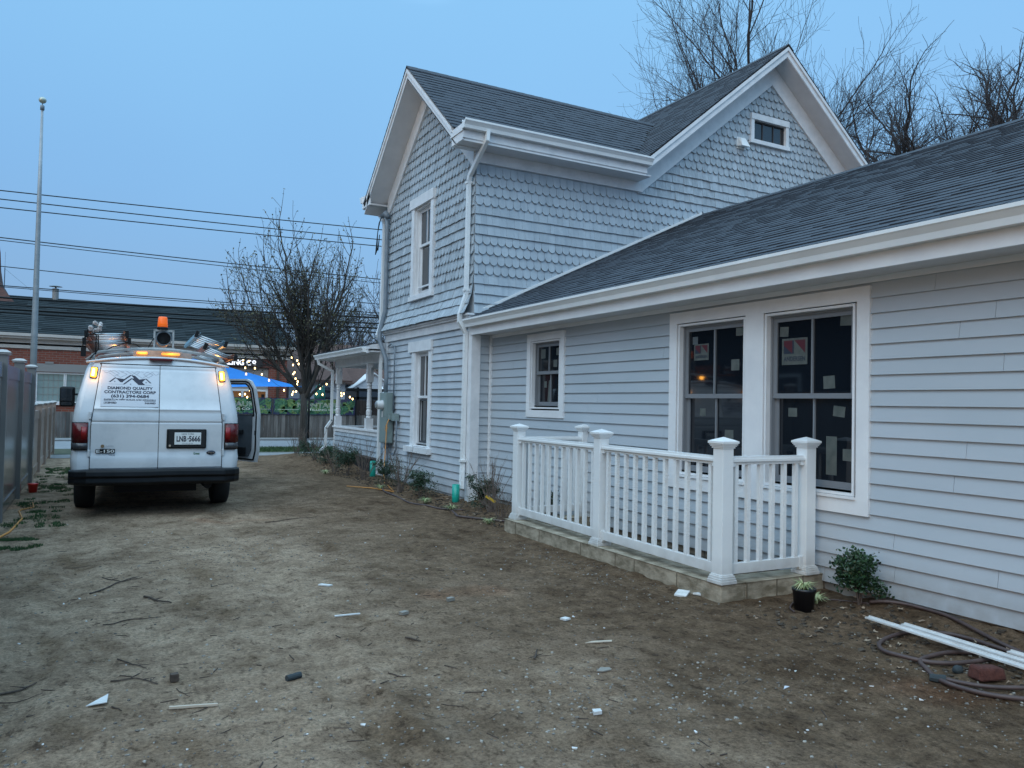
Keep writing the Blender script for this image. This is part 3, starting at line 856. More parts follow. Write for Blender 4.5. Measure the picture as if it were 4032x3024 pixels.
# deck slabs
def slab(mb, a, bb, c, d, t=.06):
    n = (Vector(bb)-Vector(a)).cross(Vector(d)-Vector(a)).normalized()
    if n.z < 0: n = -n
    P4 = [Vector(x) for x in (a, bb, c, d)]
    mb.hexa([p-n*t for p in P4]+[p-n*.002 for p in P4])
k = 1/sqrt(1+SL*SL)
X0 = XO-.465
zr_ = 7.49
slab(b, (X0+.075, 10.68, zr_-SL*(cy-10.68)), (7.95, 10.68, zr_-SL*(cy-10.68)), (10.3, cy, zr_), (X0+.075, cy, zr_))
slab(b, (X0+.01, 15.40, zr_-SL*(15.40-cy)), (10.6, 15.40, zr_-SL*(15.40-cy)), (10.6, cy, zr_), (X0+.01, cy, zr_))
slab(b, (8.17, 10.56, 8.51-SL*(11.51-8.17)), (8.17, 17.3, 8.51-SL*(11.51-8.17)), (11.51, 17.3, 8.51), (11.51, 10.56, 8.51))
slab(b, (15.0, 10.56, 8.51-SL*3.49), (15.0, 17.3, 8.51-SL*3.49), (11.51, 17.3, 8.51), (11.51, 10.56, 8.51))
b.build('roof_deck', M['dark'], HOUSE)
b = MB()
Lg = 10.45-X0
Sg = (cy-10.68)/k
roof_plane(b, (X0, 10.68, zr_-SL*(cy-10.68)), (1, 0, 0), (0, k, k*SL), Lg, Sg, (0, -k*SL, k), 1, keep=lambda a, s_: X0+a < 7.98+(s_*k)*1.0 and (10.68+s_*k > 10.90 or X0+a > 4.86))
roof_plane(b, (X0, 15.40, zr_-SL*(15.40-cy)), (1, 0, 0), (0, -k, k*SL), Lg, (15.40-cy)/k, (0, k*SL, k), 2)
n = int(Lg/.2)
for i in range(n):
    b.tone = random.Random(i).random()*.6
    b.prism([(X0+i*.2, cy-.13, zr_-.082), (X0+i*.2, cy, zr_+.022), (X0+i*.2, cy+.13, zr_-.082), (X0+i*.2, cy+.13, zr_-.10), (X0+i*.2, cy, zr_+.0), (X0+i*.2, cy-.13, zr_-.10)], (.215, 0, .004))
b.build('driveway_gable_roof', M['roof'], HOUSE)
b = MB()
Sm = 3.34/k
roof_plane(b, (8.17, 10.55, 8.51-SL*3.34), (0, 1, 0), (k, 0, k*SL), 6.75, Sm, (-k*SL, 0, k), 3)
roof_plane(b, (15.0, 10.55, 8.51-SL*3.49), (0, 1, 0), (-k, 0, k*SL), 6.75, 3.49/k, (k*SL, 0, k), 4)
for i in range(33):
    b.tone = random.Random(i+50).random()*.6
    b.prism([(11.38, 10.54+i*.205, 8.428), (11.51, 10.54+i*.205, 8.535), (11.64, 10.54+i*.205, 8.428), (11.64, 10.54+i*.205, 8.41), (11.51, 10.54+i*.205, 8.51), (11.38, 10.54+i*.205, 8.41)], (0, .22, .004))
b.build('main_gable_roof', M['roof'], HOUSE)
# wing roof
SW = .475; kw = 1/sqrt(1+SW*SW)
b = MB()
slab(b, (5.09, -3.5, 2.83+SW*.04), (5.09, 10.99, 2.83+SW*.04), (9.77, 10.99, 5.07), (9.77, -3.5, 5.07))
slab(b, (14.4, -3.5, 2.87), (14.4, 10.99, 2.87), (9.77, 10.99, 5.07), (9.77, -3.5, 5.07))
b.build('wing_roof_deck', M['dark'], HOUSE)
b = MB()
roof_plane(b, (5.05, -3.5, 2.83), (0, 1, 0), (kw, 0, kw*SW), 14.49, 4.72/kw, (-kw*SW, 0, kw), 9, e=.14)
for i in range(72):
    b.tone = random.Random(i+90).random()*.6
    b.prism([(9.62, -3.5+i*.2, 5.015), (9.77, -3.5+i*.2, 5.095), (9.92, -3.5+i*.2, 5.015), (9.92, -3.5+i*.2, 4.99), (9.77, -3.5+i*.2, 5.07), (9.62, -3.5+i*.2, 4.99)], (0, .215, .004))
b.build('wing_roof', M['roof'], HOUSE)
b = MB(); b.add([(9.77, -3.5, 5.072), (14.42, -3.5, 2.865), (14.42, 10.99, 2.865), (9.77, 10.99, 5.072)], [(0, 1, 2, 3)]); b.build('wing_roof_back', M['roof'], HOUSE)
# flashing strip where the wing roof meets the tall wall
b = MB()
fx0, fx1 = 5.22, 9.77
V = [(fx0, 10.955, 2.83+SW*(fx0-5.05)+.018), (fx1, 10.955, 2.83+SW*(fx1-5.05)+.018), (fx1, 10.955, 2.83+SW*(fx1-5.05)+.062), (fx0, 10.955, 2.83+SW*(fx0-5.05)+.062)]
b.prism(V, (0, .045, 0)); b.build('flashing', M['vinyl'], HOUSE)
# wing eave
b = MB(); b.box(5.165, 5.50, -3.5, YC-.032, 2.595, 2.612); b.build('wing_soffit', M['soffit'], HOUSE)
b = MB(); b.box(5.135, 5.165, -3.5, YC+.0, 2.585, 2.84); b.build('wing_fascia', M['trim'], HOUSE)
b = MB(); gutter_profile(b, (5.134, -3.5, 2.83), (5.134, 11.05, 2.83), (-1, 0, 0), .125, .12); b.build('wing_gutter', M['vinyl'], HOUSE)
b = MB(); b.wbox(PW, -3.2, YC-.08, .0, .022, 2.548, 2.595); b.build('wing_frieze', M['trim'], HOUSE)

# ---- front porch
b = MB()
b.box(5.20, 5.23, 15.08, 18.78, .36, .82); b.box(5.20, 8.3, 18.75, 18.78, .36, .82)
b.build('porch_knee_wall', M['siding_old'], HOUSE)
b = MB(); shingles(b, lambda u, d, z: (5.20-d, u, z), 15.06, 18.80, [(.36+.115*i, 's') for i in range(4)], lambda u, z: z < .86, lambda z: 0, (), 12, e=.115); b.build('porch_shingles', M['shingle'], HOUSE)
b = MB(); b.box(5.14, 5.31, 15.05, 18.86, .885, .925); b.box(5.165, 5.20, 15.05, 18.82, .80, .885); b.box(5.31, 8.3, 18.70, 18.86, .885, .925); b.box(5.165, 5.21, 18.72, 18.80, .30, .80); b.build('porch_rail_cap', M['trim_old'], HOUSE)
b = MB(); b.box(5.25, 8.36, 15.06, 18.74, .30, .36); b.build('porch_floor', M['soffit'], HOUSE)
b = MB(); b.box(5.24, 8.3, 15.06, 18.76, -.1, .30); b.build('porch_gap_shade', M['dark'], HOUSE)  # near-black block puts the shade of the open porch underside into colour
b = MB(); b.box(5.21, 5.235, 15.05, 16.0, .0, .26); b.build('porch_skirt', M['trim_old'], HOUSE)
def porch_post(x, y):
    q = MB()
    q.box(x-.075, x+.075, y-.075, y+.075, .925, 1.16); q.box(x-.065, x+.065, y-.065, y+.065, 1.94, 2.34)
    pr2 = [(.05, 1.16), (.068, 1.18), (.05, 1.21), (.062, 1.24), (.064, 1.32), (.045, 1.36), (.06, 1.38), (.05, 1.40), (.056, 1.44), (.05, 1.62), (.045, 1.80), (.058, 1.81), (.045, 1.84), (.062, 1.88), (.05, 1.90), (.055, 1.94)]
    q.lathe((x, y, 0), pr2, 12)
    po = q.build('porch_post', M['trim_old'], HOUSE)
    for s in (-1, 1):
        c_ = MB(); c_.prism([(x-.015, y+s*.065, 2.34), (x-.015, y+s*.23, 2.34), (x-.015, y+s*.20, 2.27), (x-.015, y+s*.10, 2.24), (x-.015, y+s*.065, 2.10)], (.03, 0, 0)); c_.build('bracket', M['trim_old'], HOUSE)
porch_post(5.24, 16.30); porch_post(5.24, 18.72); porch_post(7.2, 18.78)
b = MB(); b.box(5.17, 5.32, 15.06, 18.82, 2.34, 2.52); b.box(5.32, 8.36, 18.68, 18.82, 2.34, 2.52); b.build('porch_beam', M['trim_old'], HOUSE)
b = MB(); b.box(4.86, 8.36, 15.06, 19.1, 2.52, 2.545); b.build('porch_ceiling', M['soffit'], HOUSE)
b = MB(); b.box(4.83, 4.86, 15.2, 19.13, 2.50, 2.62); b.box(4.86, 8.4, 19.10, 19.13, 2.50, 2.62)
b.build('porch_fascia', M['trim_old'], HOUSE)
b = MB(); gutter_profile(b, (4.829, 15.3, 2.63), (4.829, 19.2, 2.63), (-1, 0, 0), .11, .11); b.build('porch_gutter', M['vinyl'], HOUSE)
b = MB()
roof_plane(b, (4.80, 15.06, 2.66), (0, 1, 0), (.982, 0, .19), 4.1, 3.5, (-.19, 0, .982), 31)
b.build('porch_roof', M['roof'], HOUSE)
b = MB(); b.hexa([(4.82, 15.06, 2.58), (8.36, 15.06, 2.58), (8.36, 19.12, 2.58), (4.82, 19.12, 2.58), (4.82, 15.06, 2.655), (8.36, 15.06, 3.34), (8.36, 19.12, 3.34), (4.82, 19.12, 2.655)]); b.build('porch_roof_deck', M['trim_old'], HOUSE)
b = MB(); rect_pipe(b, [(4.78, 18.95, 2.52), (4.80, 18.95, 2.42), (5.13, 18.90, 2.25), (5.13, 18.90, 1.05), (5.0, 18.9, .86), (5.0, 18.9, .42), (4.86, 18.85, .30)], .07, .055); b.build('porch_downspout', M['vinyl'], HOUSE)

# conduit, weatherhead, service cable and second small conduit are fixed to the house
b = MB(); b.tube([(5.08, 14.97, 5.26), (5.09, 14.95, 5.0), (5.09, 14.95, 3.35), (5.0, 14.98, 2.95), (4.99, 14.96, 2.75), (5.07, 14.76, 2.35), (5.07, 14.72, 2.0), (5.06, 14.72, 1.70)], .042, 10)
b.tube([(5.08, 14.90, 5.22), (5.06, 14.97, 5.31), (5.02, 15.10, 5.27)], [.05, .062, .05], 10)
b.build('conduit', M['galv'], HOUSE, True)
b = MB(); b.tube([(5.07, 14.63, .73), (5.07, 14.63, -.1)], .045, 10); b.tube([(5.07, 14.63, .74), (5.07, 14.63, .62)], .056, 10); b.build('lower_conduit', M['galv'], HOUSE, True)
b = MB(); b.tube([(5.10, 14.72, 2.62), (5.10, 14.55, 2.66), (5.11, 14.40, 2.60), (5.11, 14.38, 2.4), (5.12, 14.42, 1.34)], .016, 8); b.tube([(5.10, 14.24, 1.22), (5.09, 14.16, 1.20), (5.09, 14.13, 1.1), (5.10, 14.16, .62), (5.10, 14.28, .50), (5.10, 14.42, .52)], .018, 8)
b.build('small_conduit', M['galv'], HOUSE, True)
b = MB()
for k_ in range(3):
    b.tube([(5.02, 15.12, 5.26), (5.00, 15.17+.02*k_, 5.15), (4.98, 15.22, 4.95), (4.97, 15.20+.05*k_, 4.62-.05*k_), (4.97, 15.14, 4.58+.03*k_), (4.99, 15.12, 4.9)], .009, 6)
b.build('service_cable', M['black'], HOUSE, True)
b = MB(); b.box(5.045, 5.14, 14.14, 14.30, 1.16, 1.30); b.box(5.02, 5.12, 14.32, 14.46, 1.18, 1.30); b.build('outlet_box', M['meterbox'], HOUSE)

MET = thing('electric_meter', 'tall grey-green electric meter box with round glass meter on the house wall', 'meter', (5.06, 14.65, .72))
b = MB(); b.box(4.99, 5.135, 14.45, 14.84, .72, 1.70); b.build('box', M['meterbox'], MET, bevel=.006)
b = MB(); b.box(4.984, 4.991, 14.47, 14.82, .74, 1.22); b.box(4.984, 4.991, 14.47, 14.82, 1.24, 1.69); b.box(5.03, 5.10, 14.443, 14.451, .74, .84); b.build('cover', M['meterbox'], MET)
b = MB(); b.lathe((4.86, 14.66, 1.46), [(.075, 0), (.085, .02), (.088, .09), (.095, .10), (.095, .13)], 20, 'x'); b.build('meter_ring', mat('meter_ring', (.55, .57, .58), .3), MET, True)
b = MB(); b.lathe((4.84, 14.66, 1.46), [(.05, 0), (.072, .012), (.078, .04)], 20, 'x'); b.build('glass_dome', mat('meter_glass', (.25, .27, .28), .08), MET, True)
b = MB(); b.box(4.98, 4.986, 14.63, 14.70, 1.22, 1.34); b.build('tag', M['white_scrap'], MET)
M['dark_joint'] = mat('joint_stain', (.12, .10, .07), .95)
# ------------------------------------------------------------------ concrete curb round the light well, with the railing on it
CURB = thing('concrete_curb', 'low board-marked concrete curb wall round the light well below the paired window', 'curb', (4.6, 6.4, -.02))
b = MB()
def qwall(mb, pts, z0, z1):
    mb.prism([(x, y, z0) for x, y in pts], (0, 0, z1-z0))
qwall(b, [(4.345, 4.60), (4.60, 4.60), (4.67, 8.12), (4.41, 8.36)], -.8, .135)
b.build('long_wall', M['concrete'], CURB, bevel=.008)
b = MB(); qwall(b, [(4.602, 4.602), (5.50, 4.60), (5.50, 4.83), (4.606, 4.84)], -.8, .132); b.build('end_wall', M['concrete'], CURB, bevel=.008)
b = MB(); qwall(b, [(4.672, 8.12), (5.49, 8.12), (5.49, 8.36), (4.415, 8.362)], -.8, .132); b.build('end_wall', M['concrete'], CURB, bevel=.008)
b = MB()
rr = random.Random(2)
for i in range(6):
    f = .10+.16*i+rr.uniform(-.045, .045); x = 4.345+(4.41-4.345)*f; y = 4.60+3.76*f
    b.obox((x-.0005, y, .055), (.0025, 0, 0), (0, .0035, 0), (0, 0, .070))
b.build('form_joint', M['dark_joint'], CURB)
b = MB()
for x in (4.62, 4.95, 5.25): b.box(x-.004, x+.004, 4.597, 4.602, -.02, .13)
b.build('form_joint', M['dark_joint'], CURB)
RAIL = thing('railing', 'white vinyl balustrade with capped square posts on the concrete curb', 'railing', (4.41, 4.66, .13))
POSTS = {'a': (4.415, 4.665), 'b': (4.475, 6.44), 'c': (4.545, 8.27), 'd': (5.345, 4.66), 'e': (5.47, 8.26)}
def post(x, y):
    z0 = .134
    q = MB(); h = .056
    q.box(x-h, x+h, y-h, y+h, z0, 1.205)
    po = q.build('post', M['vinyl'], RAIL, bevel=.004)
    q = MB()
    for (hh, a, c) in ((.082, 0, .028), (.076, .028, .045), (.071, .045, .062), (.063, .062, .072)): q.box(x-hh, x+hh, y-hh, y+hh, z0+a, z0+c)
    q.build('base_skirt', M['vinyl'], po, bevel=.003)
    q = MB()
    for (hh, a, c) in ((.064, 1.196, 1.21), (.072, 1.21, 1.222), (.079, 1.222, 1.234), (.086, 1.234, 1.252)): q.box(x-hh, x+hh, y-hh, y+hh, a, c)
    t_ = .062; hh = .083
    q.add([(x-hh, y-hh, 1.252), (x+hh, y-hh, 1.252), (x+hh, y+hh, 1.252), (x-hh, y+hh, 1.252), (x-t_, y-t_, 1.262), (x+t_, y-t_, 1.262), (x+t_, y+t_, 1.262), (x-t_, y+t_, 1.262), (x, y, 1.285)],
          [(0, 1, 5, 4), (1, 2, 6, 5), (2, 3, 7, 6), (3, 0, 4, 7), (4, 5, 8), (5, 6, 8), (6, 7, 8), (7, 4, 8)])
    q.build('post_cap', M['vinyl'], po)
for p in POSTS.values(): post(*p)
def span(p, q, n):
    p = Vector((p[0], p[1], 0)); q = Vector((q[0], q[1], 0)); t = (q-p).normalized(); s = Vector((-t.y, t.x, 0))
    a, c = p+t*.056, q-t*.056
    m = (a+c)/2; hl = (c-a).length/2
    tr = MB()
    tr.obox(m+Vector((0, 0, 1.118)), t*hl, s*.032, Vector((0, 0, .011))); tr.obox(m+Vector((0, 0, 1.098)), t*hl, s*.041, Vector((0, 0, .010))); tr.obox(m+Vector((0, 0, 1.076)), t*hl, s*.022, Vector((0, 0, .013)))
    to = tr.build('top_rail', M['vinyl'], RAIL)
    br_ = MB(); br_.obox(m+Vector((0, 0, .238)), t*hl, s*.022, Vector((0, 0, .042))); br_.build('bottom_rail', M['vinyl'], RAIL, bevel=.003)
    fl = MB()
    for e, sg in ((a, 1), (c, -1)):
        fl.obox(e+t*sg*.022+Vector((0, 0, 1.070)), t*.022, s*.029, Vector((0, 0, .022))); fl.obox(e+t*sg*.018+Vector((0, 0, .232)), t*.018, s*.030, Vector((0, 0, .052)))
    fl.build('rail_bracket', M['vinyl'], RAIL)
    for i in range(n):
        f = (i+.55)/(n+.1)
        c_ = a+(c-a)*f
        bb = MB(); bb.obox(c_+Vector((0, 0, .672)), t*.0175, s*.0175, Vector((0, 0, .395))); bb.build('baluster', M['vinyl'], RAIL)
span(POSTS['a'], POSTS['b'], 11); span(POSTS['b'], POSTS['c'], 11); span(POSTS['a'], POSTS['d'], 6); span(POSTS['c'], POSTS['e'], 6)

# ------------------------------------------------------------------ van
M['paint'] = mat('white_van_paint', (.45, .475, .50), .22, col2=(.57, .59, .61), nscale=2.2, coat=.8, lo=.30, hi=.52, detail=9)
M['taillens'] = mat('tail_light_lens', (.09, .004, .006), .22)
M['taillens2'] = mat('tail_light_bright_lens', (.24, .006, .008), .25)
M['revlens'] = mat('smoked_lens', (.05, .052, .058), .25)
M['amber_on'] = mat('lit_amber_lamp', (.9, .4, .05), .3, emit=(1.0, .36, .02), estr=5)
M['amber_core'] = mat('lit_amber_core', (.9, .8, .5), .3, emit=(1.0, .62, .12), estr=7)
M['orange_lens'] = mat('orange_beacon_lens', (.75, .12, .01), .3, emit=(1.0, .16, .01), estr=.35)
M['chrome'] = mat('chrome', (.6, .6, .6), .12, metal=1.0)
M['alu'] = mat('ladder_aluminium', (.50, .51, .52), .38, metal=.9)
M['rackpaint'] = mat('roof_rack_paint', (.30, .30, .29), .5, col2=(.42, .42, .41), nscale=10)
M['bumper'] = mat('black_bumper', (.004, .005, .006), .42, spec=.22, col2=(.009, .010, .012), nscale=5)
M['decal'] = mat('magnetic_sign', (.56, .58, .62), .4)
M['ink'] = mat('navy_ink', (.012, .015, .035), .6)
M['greyline'] = mat('grey_line_ink', (.25, .27, .31), .6)
M['plate'] = mat('licence_plate', (.66, .67, .66), .4)
M['interior'] = mat('van_door_trim', (.035, .045, .055), .8, col2=(.055, .065, .075), nscale=6)
VAN = thing('van', 'white work van with roof ladders, amber lights and its front passenger door open', 'van', (.745, 11.0, 0), radians(-2.0), None, True)
def rear_y(x, z):
    ax = abs(x)
    y = 0.0
    if z > 1.22: y += .30*((z-1.22)/.80)**1.35
    y += .030*(ax/.98)**2
    if z < .80: y -= .022*min(1, (.80-z)/.06)
    return y
PROF = [(.93, .46), (.985, .60), (.992, .74), (.985, .80), (.990, .95), (.985, 1.12), (.980, 1.19), (.976, 1.26), (.966, 1.34), (.950, 1.45), (.925, 1.58), (.895, 1.72), (.862, 1.85), (.838, 1.915), (.80, 1.965), (.72, 1.995), (.58, 2.02), (.36, 2.04), (0, 2.05)]
def ztop_map(z, zt):
    return z if z <= 1.12 else 1.12+(z-1.12)*(zt-1.12)/(2.05-1.12)
b = MB()
stations = [('r', .055, 1.0), ('r', .02, 1.0)]
cols = []
Rk = [(-.000, .920), (.010, .955), (.030, .982), (.065, .996), (.12, 1.0)]
def full(x): return x
def ring_pts(dy, sc, zt, shear, zarch=None):
    L_ = []
    for (hx, z) in PROF:
        z2 = ztop_map(z, zt)
        if zarch is not None and z < .95:
            z2 = zarch+(z-.46)/(.95-.46)*(.95-zarch) if zarch > .46 else z2
        yy = dy+(rear_y(hx*sc, z) if shear else 0)
        L_.append((hx*sc, yy, z2))
    left = [(-x, y, z) for x, y, z in L_]
    return left+L_[::-1][1:]
rings = []
for dy, sc in Rk: rings.append(ring_pts(dy, sc, 2.05, True))
YW1, YW2, WR = 1.05, 4.55, .46
ystat = [.45, .58, .62, .70, .80, .92, 1.05, 1.18, 1.30, 1.40, 1.48, 1.52, 2.0, 2.6, 3.2, 3.6, 3.82, 4.05, 4.10, 4.18, 4.30, 4.42, 4.55, 4.68, 4.80, 4.92, 5.00, 5.04, 5.2, 5.36, 5.46]
zt_tab = [(0, 2.05), (3.3, 2.04), (3.6, 2.0), (3.85, 1.80), (4.30, 1.22), (4.7, 1.17), (5.2, 1.135), (5.46, 1.121)]
def interp(tab, y):
    for (a, va), (c, vc) in zip(tab[:-1], tab[1:]):
        if a <= y <= c: return va+(vc-va)*(y-a)/(c-a)
    return tab[-1][1]
for y in ystat:
    za = .46
    for yw in (YW1, YW2):
        d = abs(y-yw)
        if d < WR: za = max(za, .36+sqrt(WR*WR-d*d))
    sc = 1.0 if y < 4.9 else 1-.10*((y-4.9)/.56)**2
    rings.append(ring_pts(y, sc, interp(zt_tab, y), False, za))
nP = len(rings[0])
V = [p for r_ in rings for p in r_]
F = []
for i in range(len(rings)-1):
    for j in range(nP-1):
        F.append((i*nP+j, (i+1)*nP+j, (i+1)*nP+j+1, i*nP+j+1))
b.add(V, F)
# front cap
k0 = (len(rings)-1)*nP
b.add([V[k0+j] for j in range(nP)], [tuple(range(nP))])
# rear cap as a grid between the two edges
half = len(PROF)
N = 14
G = []
for i in range(half-1):
    hx, z = PROF[i]; hx *= .92
    for j in range(N+1):
        x = -hx+2*hx*j/N
        G.append((x, rear_y(x, z), z))
b.add(G, [(i*(N+1)+j, i*(N+1)+j+1, (i+1)*(N+1)+j+1, (i+1)*(N+1)+j) for i in range(half-2) for j in range(N)])
hx, z = PROF[half-2]
b.add([(-hx*.92+2*hx*.92*j/N, rear_y(hx*.9*(2*j/N-1), z), z) for j in range(N+1)]+[(0, rear_y(0, 2.05), 2.05)], [tuple(range(N+1))+(N+1,)])
b.build('body', M['paint'], VAN, True)
# roof lip above the doors
b = MB()
pts = []
for i in range(25):
    x = -.86+1.72*i/24; zz = 1.945+.085*(1-(x/.86)**2)
    pts.append((x, rear_y(x, zz)-.02, zz))
b.tube(pts, .016, 6); b.build('roof_lip', M['paint'], VAN, True)
# rear doors, proud of the body with a real gap
def door_panel(x0b, x1b, x0t, x1t, z0, z1, name):
    q = MB(); zs_ = [z0, .66, .72, .76, .80, .82, .95, 1.08, 1.165, 1.18, 1.19, 1.20, 1.215, 1.30, 1.345, 1.352, 1.36, 1.372, 1.50, 1.62, 1.74, 1.84, 1.87, 1.878, 1.886, z1]
    zs_ = [z for z in zs_ if z0 <= z <= z1]
    nx_ = 8; W_ = nx_+1
    pts = []
    for z in zs_:
        f = (z-z0)/(z1-z0)
        # seams lean in with the body above the belt
        g_ = max(0, (z-1.15)/(z1-1.15))
        xa, xb = x0b+(x0t-x0b)*g_, x1b+(x1t-x1b)*g_
        for j in range(W_):
            x = xa+(xb-xa)*j/nx_
            d = .016
            if abs(z-1.19) < .006: d -= .011
            if 1.352 <= z <= 1.36: d += .008
            if 1.215 <= z < 1.352: d += .001
            if 1.875 < z < 1.882: d -= .005
            if j in (0, nx_): d -= .004
            pts.append((x, rear_y(x, z)-d, z))
    nz = len(zs_)
    q.add(pts, [(i*W_+j, i*W_+j+1, (i+1)*W_+j+1, (i+1)*W_+j) for i in range(nz-1) for j in range(nx_)])
    # turned-in edges
    for side in (0, nx_):
        e = [pts[i*W_+side] for i in range(nz)]; e2 = [(x, y+.03, z) for x, y, z in e]
        q.add(e+e2, [((i, i+1, nz+i+1, nz+i) if side == 0 else (i+1, i, nz+i, nz+i+1)) for i in range(nz-1)])
    for row in (0, nz-1):
        e = pts[row*W_:(row+1)*W_]; e2 = [(x, y+.03, z) for x, y, z in e]
        q.add(e+e2, [((j+1, j, W_+j, W_+j+1) if row == 0 else (j, j+1, W_+j+1, W_+j)) for j in range(nx_)])
    return q.build(name, M['paint'], VAN, True)
DL = door_panel(-.768, -.004, -.68, -.004, .615, 1.925, 'rear_door')
DR = door_panel(.004, .768, .004, .68, .615, 1.925, 'rear_door')
b = MB()
for i in range(30):
    z0_, z1_ = .60+i*.0446, .60+(i+1)*.0446
    for sx in (-1, 0, 1):
        def xx(z): return sx*(.772-.088*max(0, (z-1.15)/(1.925-1.15)))
        b.hexa([(xx(z0_)-.005, rear_y(xx(z0_), z0_)-.007, z0_), (xx(z0_)+.005, rear_y(xx(z0_), z0_)-.007, z0_), (xx(z0_)+.005, rear_y(xx(z0_), z0_)+.01, z0_), (xx(z0_)-.005, rear_y(xx(z0_), z0_)+.01, z0_),
                (xx(z1_)-.005, rear_y(xx(z1_), z1_)-.007, z1_), (xx(z1_)+.005, rear_y(xx(z1_), z1_)-.007, z1_), (xx(z1_)+.005, rear_y(xx(z1_), z1_)+.01, z1_), (xx(z1_)-.005, rear_y(xx(z1_), z1_)+.01, z1_)])
for i in range(20):
    xa, xb = -.70+i*.07, -.70+(i+1)*.07
    for z in (1.930,):
        b.hexa([(xa, rear_y(xa, z)-.012, z-.006), (xb, rear_y(xb, z)-.012, z-.006), (xb, rear_y(xb, z)+.01, z-.006), (xa, rear_y(xa, z)+.01, z-.006), (xa, rear_y(xa, z)-.012, z+.008), (xb, rear_y(xb, z)-.012, z+.008), (xb, rear_y(xb, z)+.01, z+.008), (xa, rear_y(xa, z)+.01, z+.008)])
b.build('door_seal', M['dark'], VAN)  # rubber seals, near-black to put the shade of the door gaps into colour
for sx in (-1, 1):
    for z in (1.27, .80):
        q = MB(); q.box(sx*.785-.014, sx*.785+.014, -.012+rear_y(.78, z)-.022, rear_y(.78, z), z-.045, z+.045); q.box(sx*.775-.004, sx*.775+.004, rear_y(.78, z)-.042, rear_y(.78, z), z-.04, z+.04); q.build('door_hinge', M['paint'], VAN, bevel=.003)
    # tail light
    q = MB(); xa, xb = sx*.80, sx*.985
    x0_, x1_ = min(xa, xb), max(xa, xb)
    def tl(x0_, x1_, z0, z1, d, mat_, nm, par):
        qq = MB()
        n_ = 4; P_ = []
        for z in (z0, z1):
            for j in range(n_+1):
                x = x0_+(x1_-x0_)*j/n_
                f = max(0, (abs(x)-.91)/.075)
                P_.append((x, rear_y(x, 1.0)-d+.075*f*f, z))
        for z in (z0, z1):
            for j in range(n_+1):
                x = x0_+(x1_-x0_)*j/n_; P_.append((x, .16, z))
        w_ = n_+1
        Fq = [(j, j+1, w_+j+1, w_+j) for j in range(n_)]+[(2*w_+j, 2*w_+j+1, j+1, j) for j in range(n_)]+[(w_+j, w_+j+1, 3*w_+j+1, 3*w_+j) for j in range(n_)]+[(0, w_, 3*w_, 2*w_), (n_, 2*w_+n_, 3*w_+n_, w_+n_)]
        qq.add(P_, Fq); return qq.build(nm, mat_, par, True)
    T = tl(x0_, x1_, .835, 1.185, .020, M['black'], 'tail_light', VAN)
    tl(x0_+.010, x1_-.002, .93, 1.175, .028, M['taillens'], 'red_lens', T)
    tl(x0_+.010, x1_-.002, .845, .925, .028, M['revlens'], 'reversing_lens', T)
    ia, ib = sorted((sx*.815, sx*.875))
    tl(ia, ib, .97, 1.13, .031, M['taillens2'], 'stop_lens', T)
    # amber warning light
    q = MB(); cx = sx*.765; zc = 1.815; yy = rear_y(.76, zc)
    rot = -sx*.10
    ux = Vector((cos(rot), .05*sx, -sin(rot))); uz = Vector((sin(rot), .30, cos(rot))).normalized(); uy = Vector((0, 1, 0))
    q.obox((cx, yy-.022, zc), ux*.040, uy*.012, uz*.075); hl_ = q.build('warning_light', M['black'], VAN, bevel=.010)
    q = MB(); q.obox((cx, yy-.040, zc), ux*.032, uy*.016, uz*.066); q.build('amber_lens', M['amber_on'], hl_, bevel=.012)
    q = MB(); q.obox((cx-.006, yy-.053, zc), ux*.016, uy*.004, uz*.050); q.build('bright_core', M['amber_core'], hl_, bevel=.008)
# bumper
b = MB()
prof = [(-.16, .60), (-.19, .585), (-.20, .52), (-.17, .505), (-.18, .44), (-.14, .405), (.0, .405), (.05, .60)]
Xs = [-1.0, -.985, -.93, -.80, -.4, -.1, 0, .1, .4, .80, .93, .985, 1.0]
P_ = []
for x in Xs:
    e = max(0, (abs(x)-.80)/.20)
    for (y, z) in prof: P_.append((x, y+(.16*e*e if y < 0 else .10*e), z+(.012 if z < .5 else -.008)*e+.004*sin(x*7)))
n_ = len(prof)
Fq = [(i*n_+j, i*n_+(j+1) % n_, (i+1)*n_+(j+1) % n_, (i+1)*n_+j) for i in range(len(Xs)-1) for j in range(n_)]+[tuple(range(n_))[::-1], tuple((len(Xs)-1)*n_+j for j in range(n_))]
b.add(P_, Fq); b.build('rear_bumper', M['bumper'], VAN, bevel=.012)
b = MB(); b.box(-.93, .93, .3, 5.2, .40, .47); b.box(-.5, .5, .4, 4.6, .26, .42); b.tube([(.62, .1, .36), (.62, .9, .34)], .05, 8); b.build('chassis', M['dark'], VAN)
b = MB(); b.lathe((0, 1.05, 0), [(.055, 0)]*2, 8); 
b = MB(); b.tube([(-.85, YW1, .36), (.85, YW1, .36)], .05, 8); b.blob((0.0, YW1, .36), (.17, .17, .16), 3, .05, 10, 6); b.build('rear_axle', M['dark'], VAN)
def wheel(x, y):
    q = MB(); s_ = 1 if x > 0 else -1
    tp = [(.205, -.115), (.30, -.120), (.345, -.105), (.362, -.07), (.365, 0), (.362, .07), (.345, .105), (.30, .120), (.205, .115)]
    q.lathe((x, y, .365), tp, 28, 'x'); wo = q.build('wheel', M['rubber'], VAN, True)
    q = MB(); q.lathe((x, y, .365), [(.20, s_*.05), (.205, s_*.112), (.195, s_*.112), (.17, s_*.07), (.08, s_*.09), (.05, s_*.11), (.0, s_*.11)], 24, 'x'); q.build('rim', M['chrome'], wo, True)
for x in (-.855, .855):
    for y in (YW1, YW2): wheel(x, y)
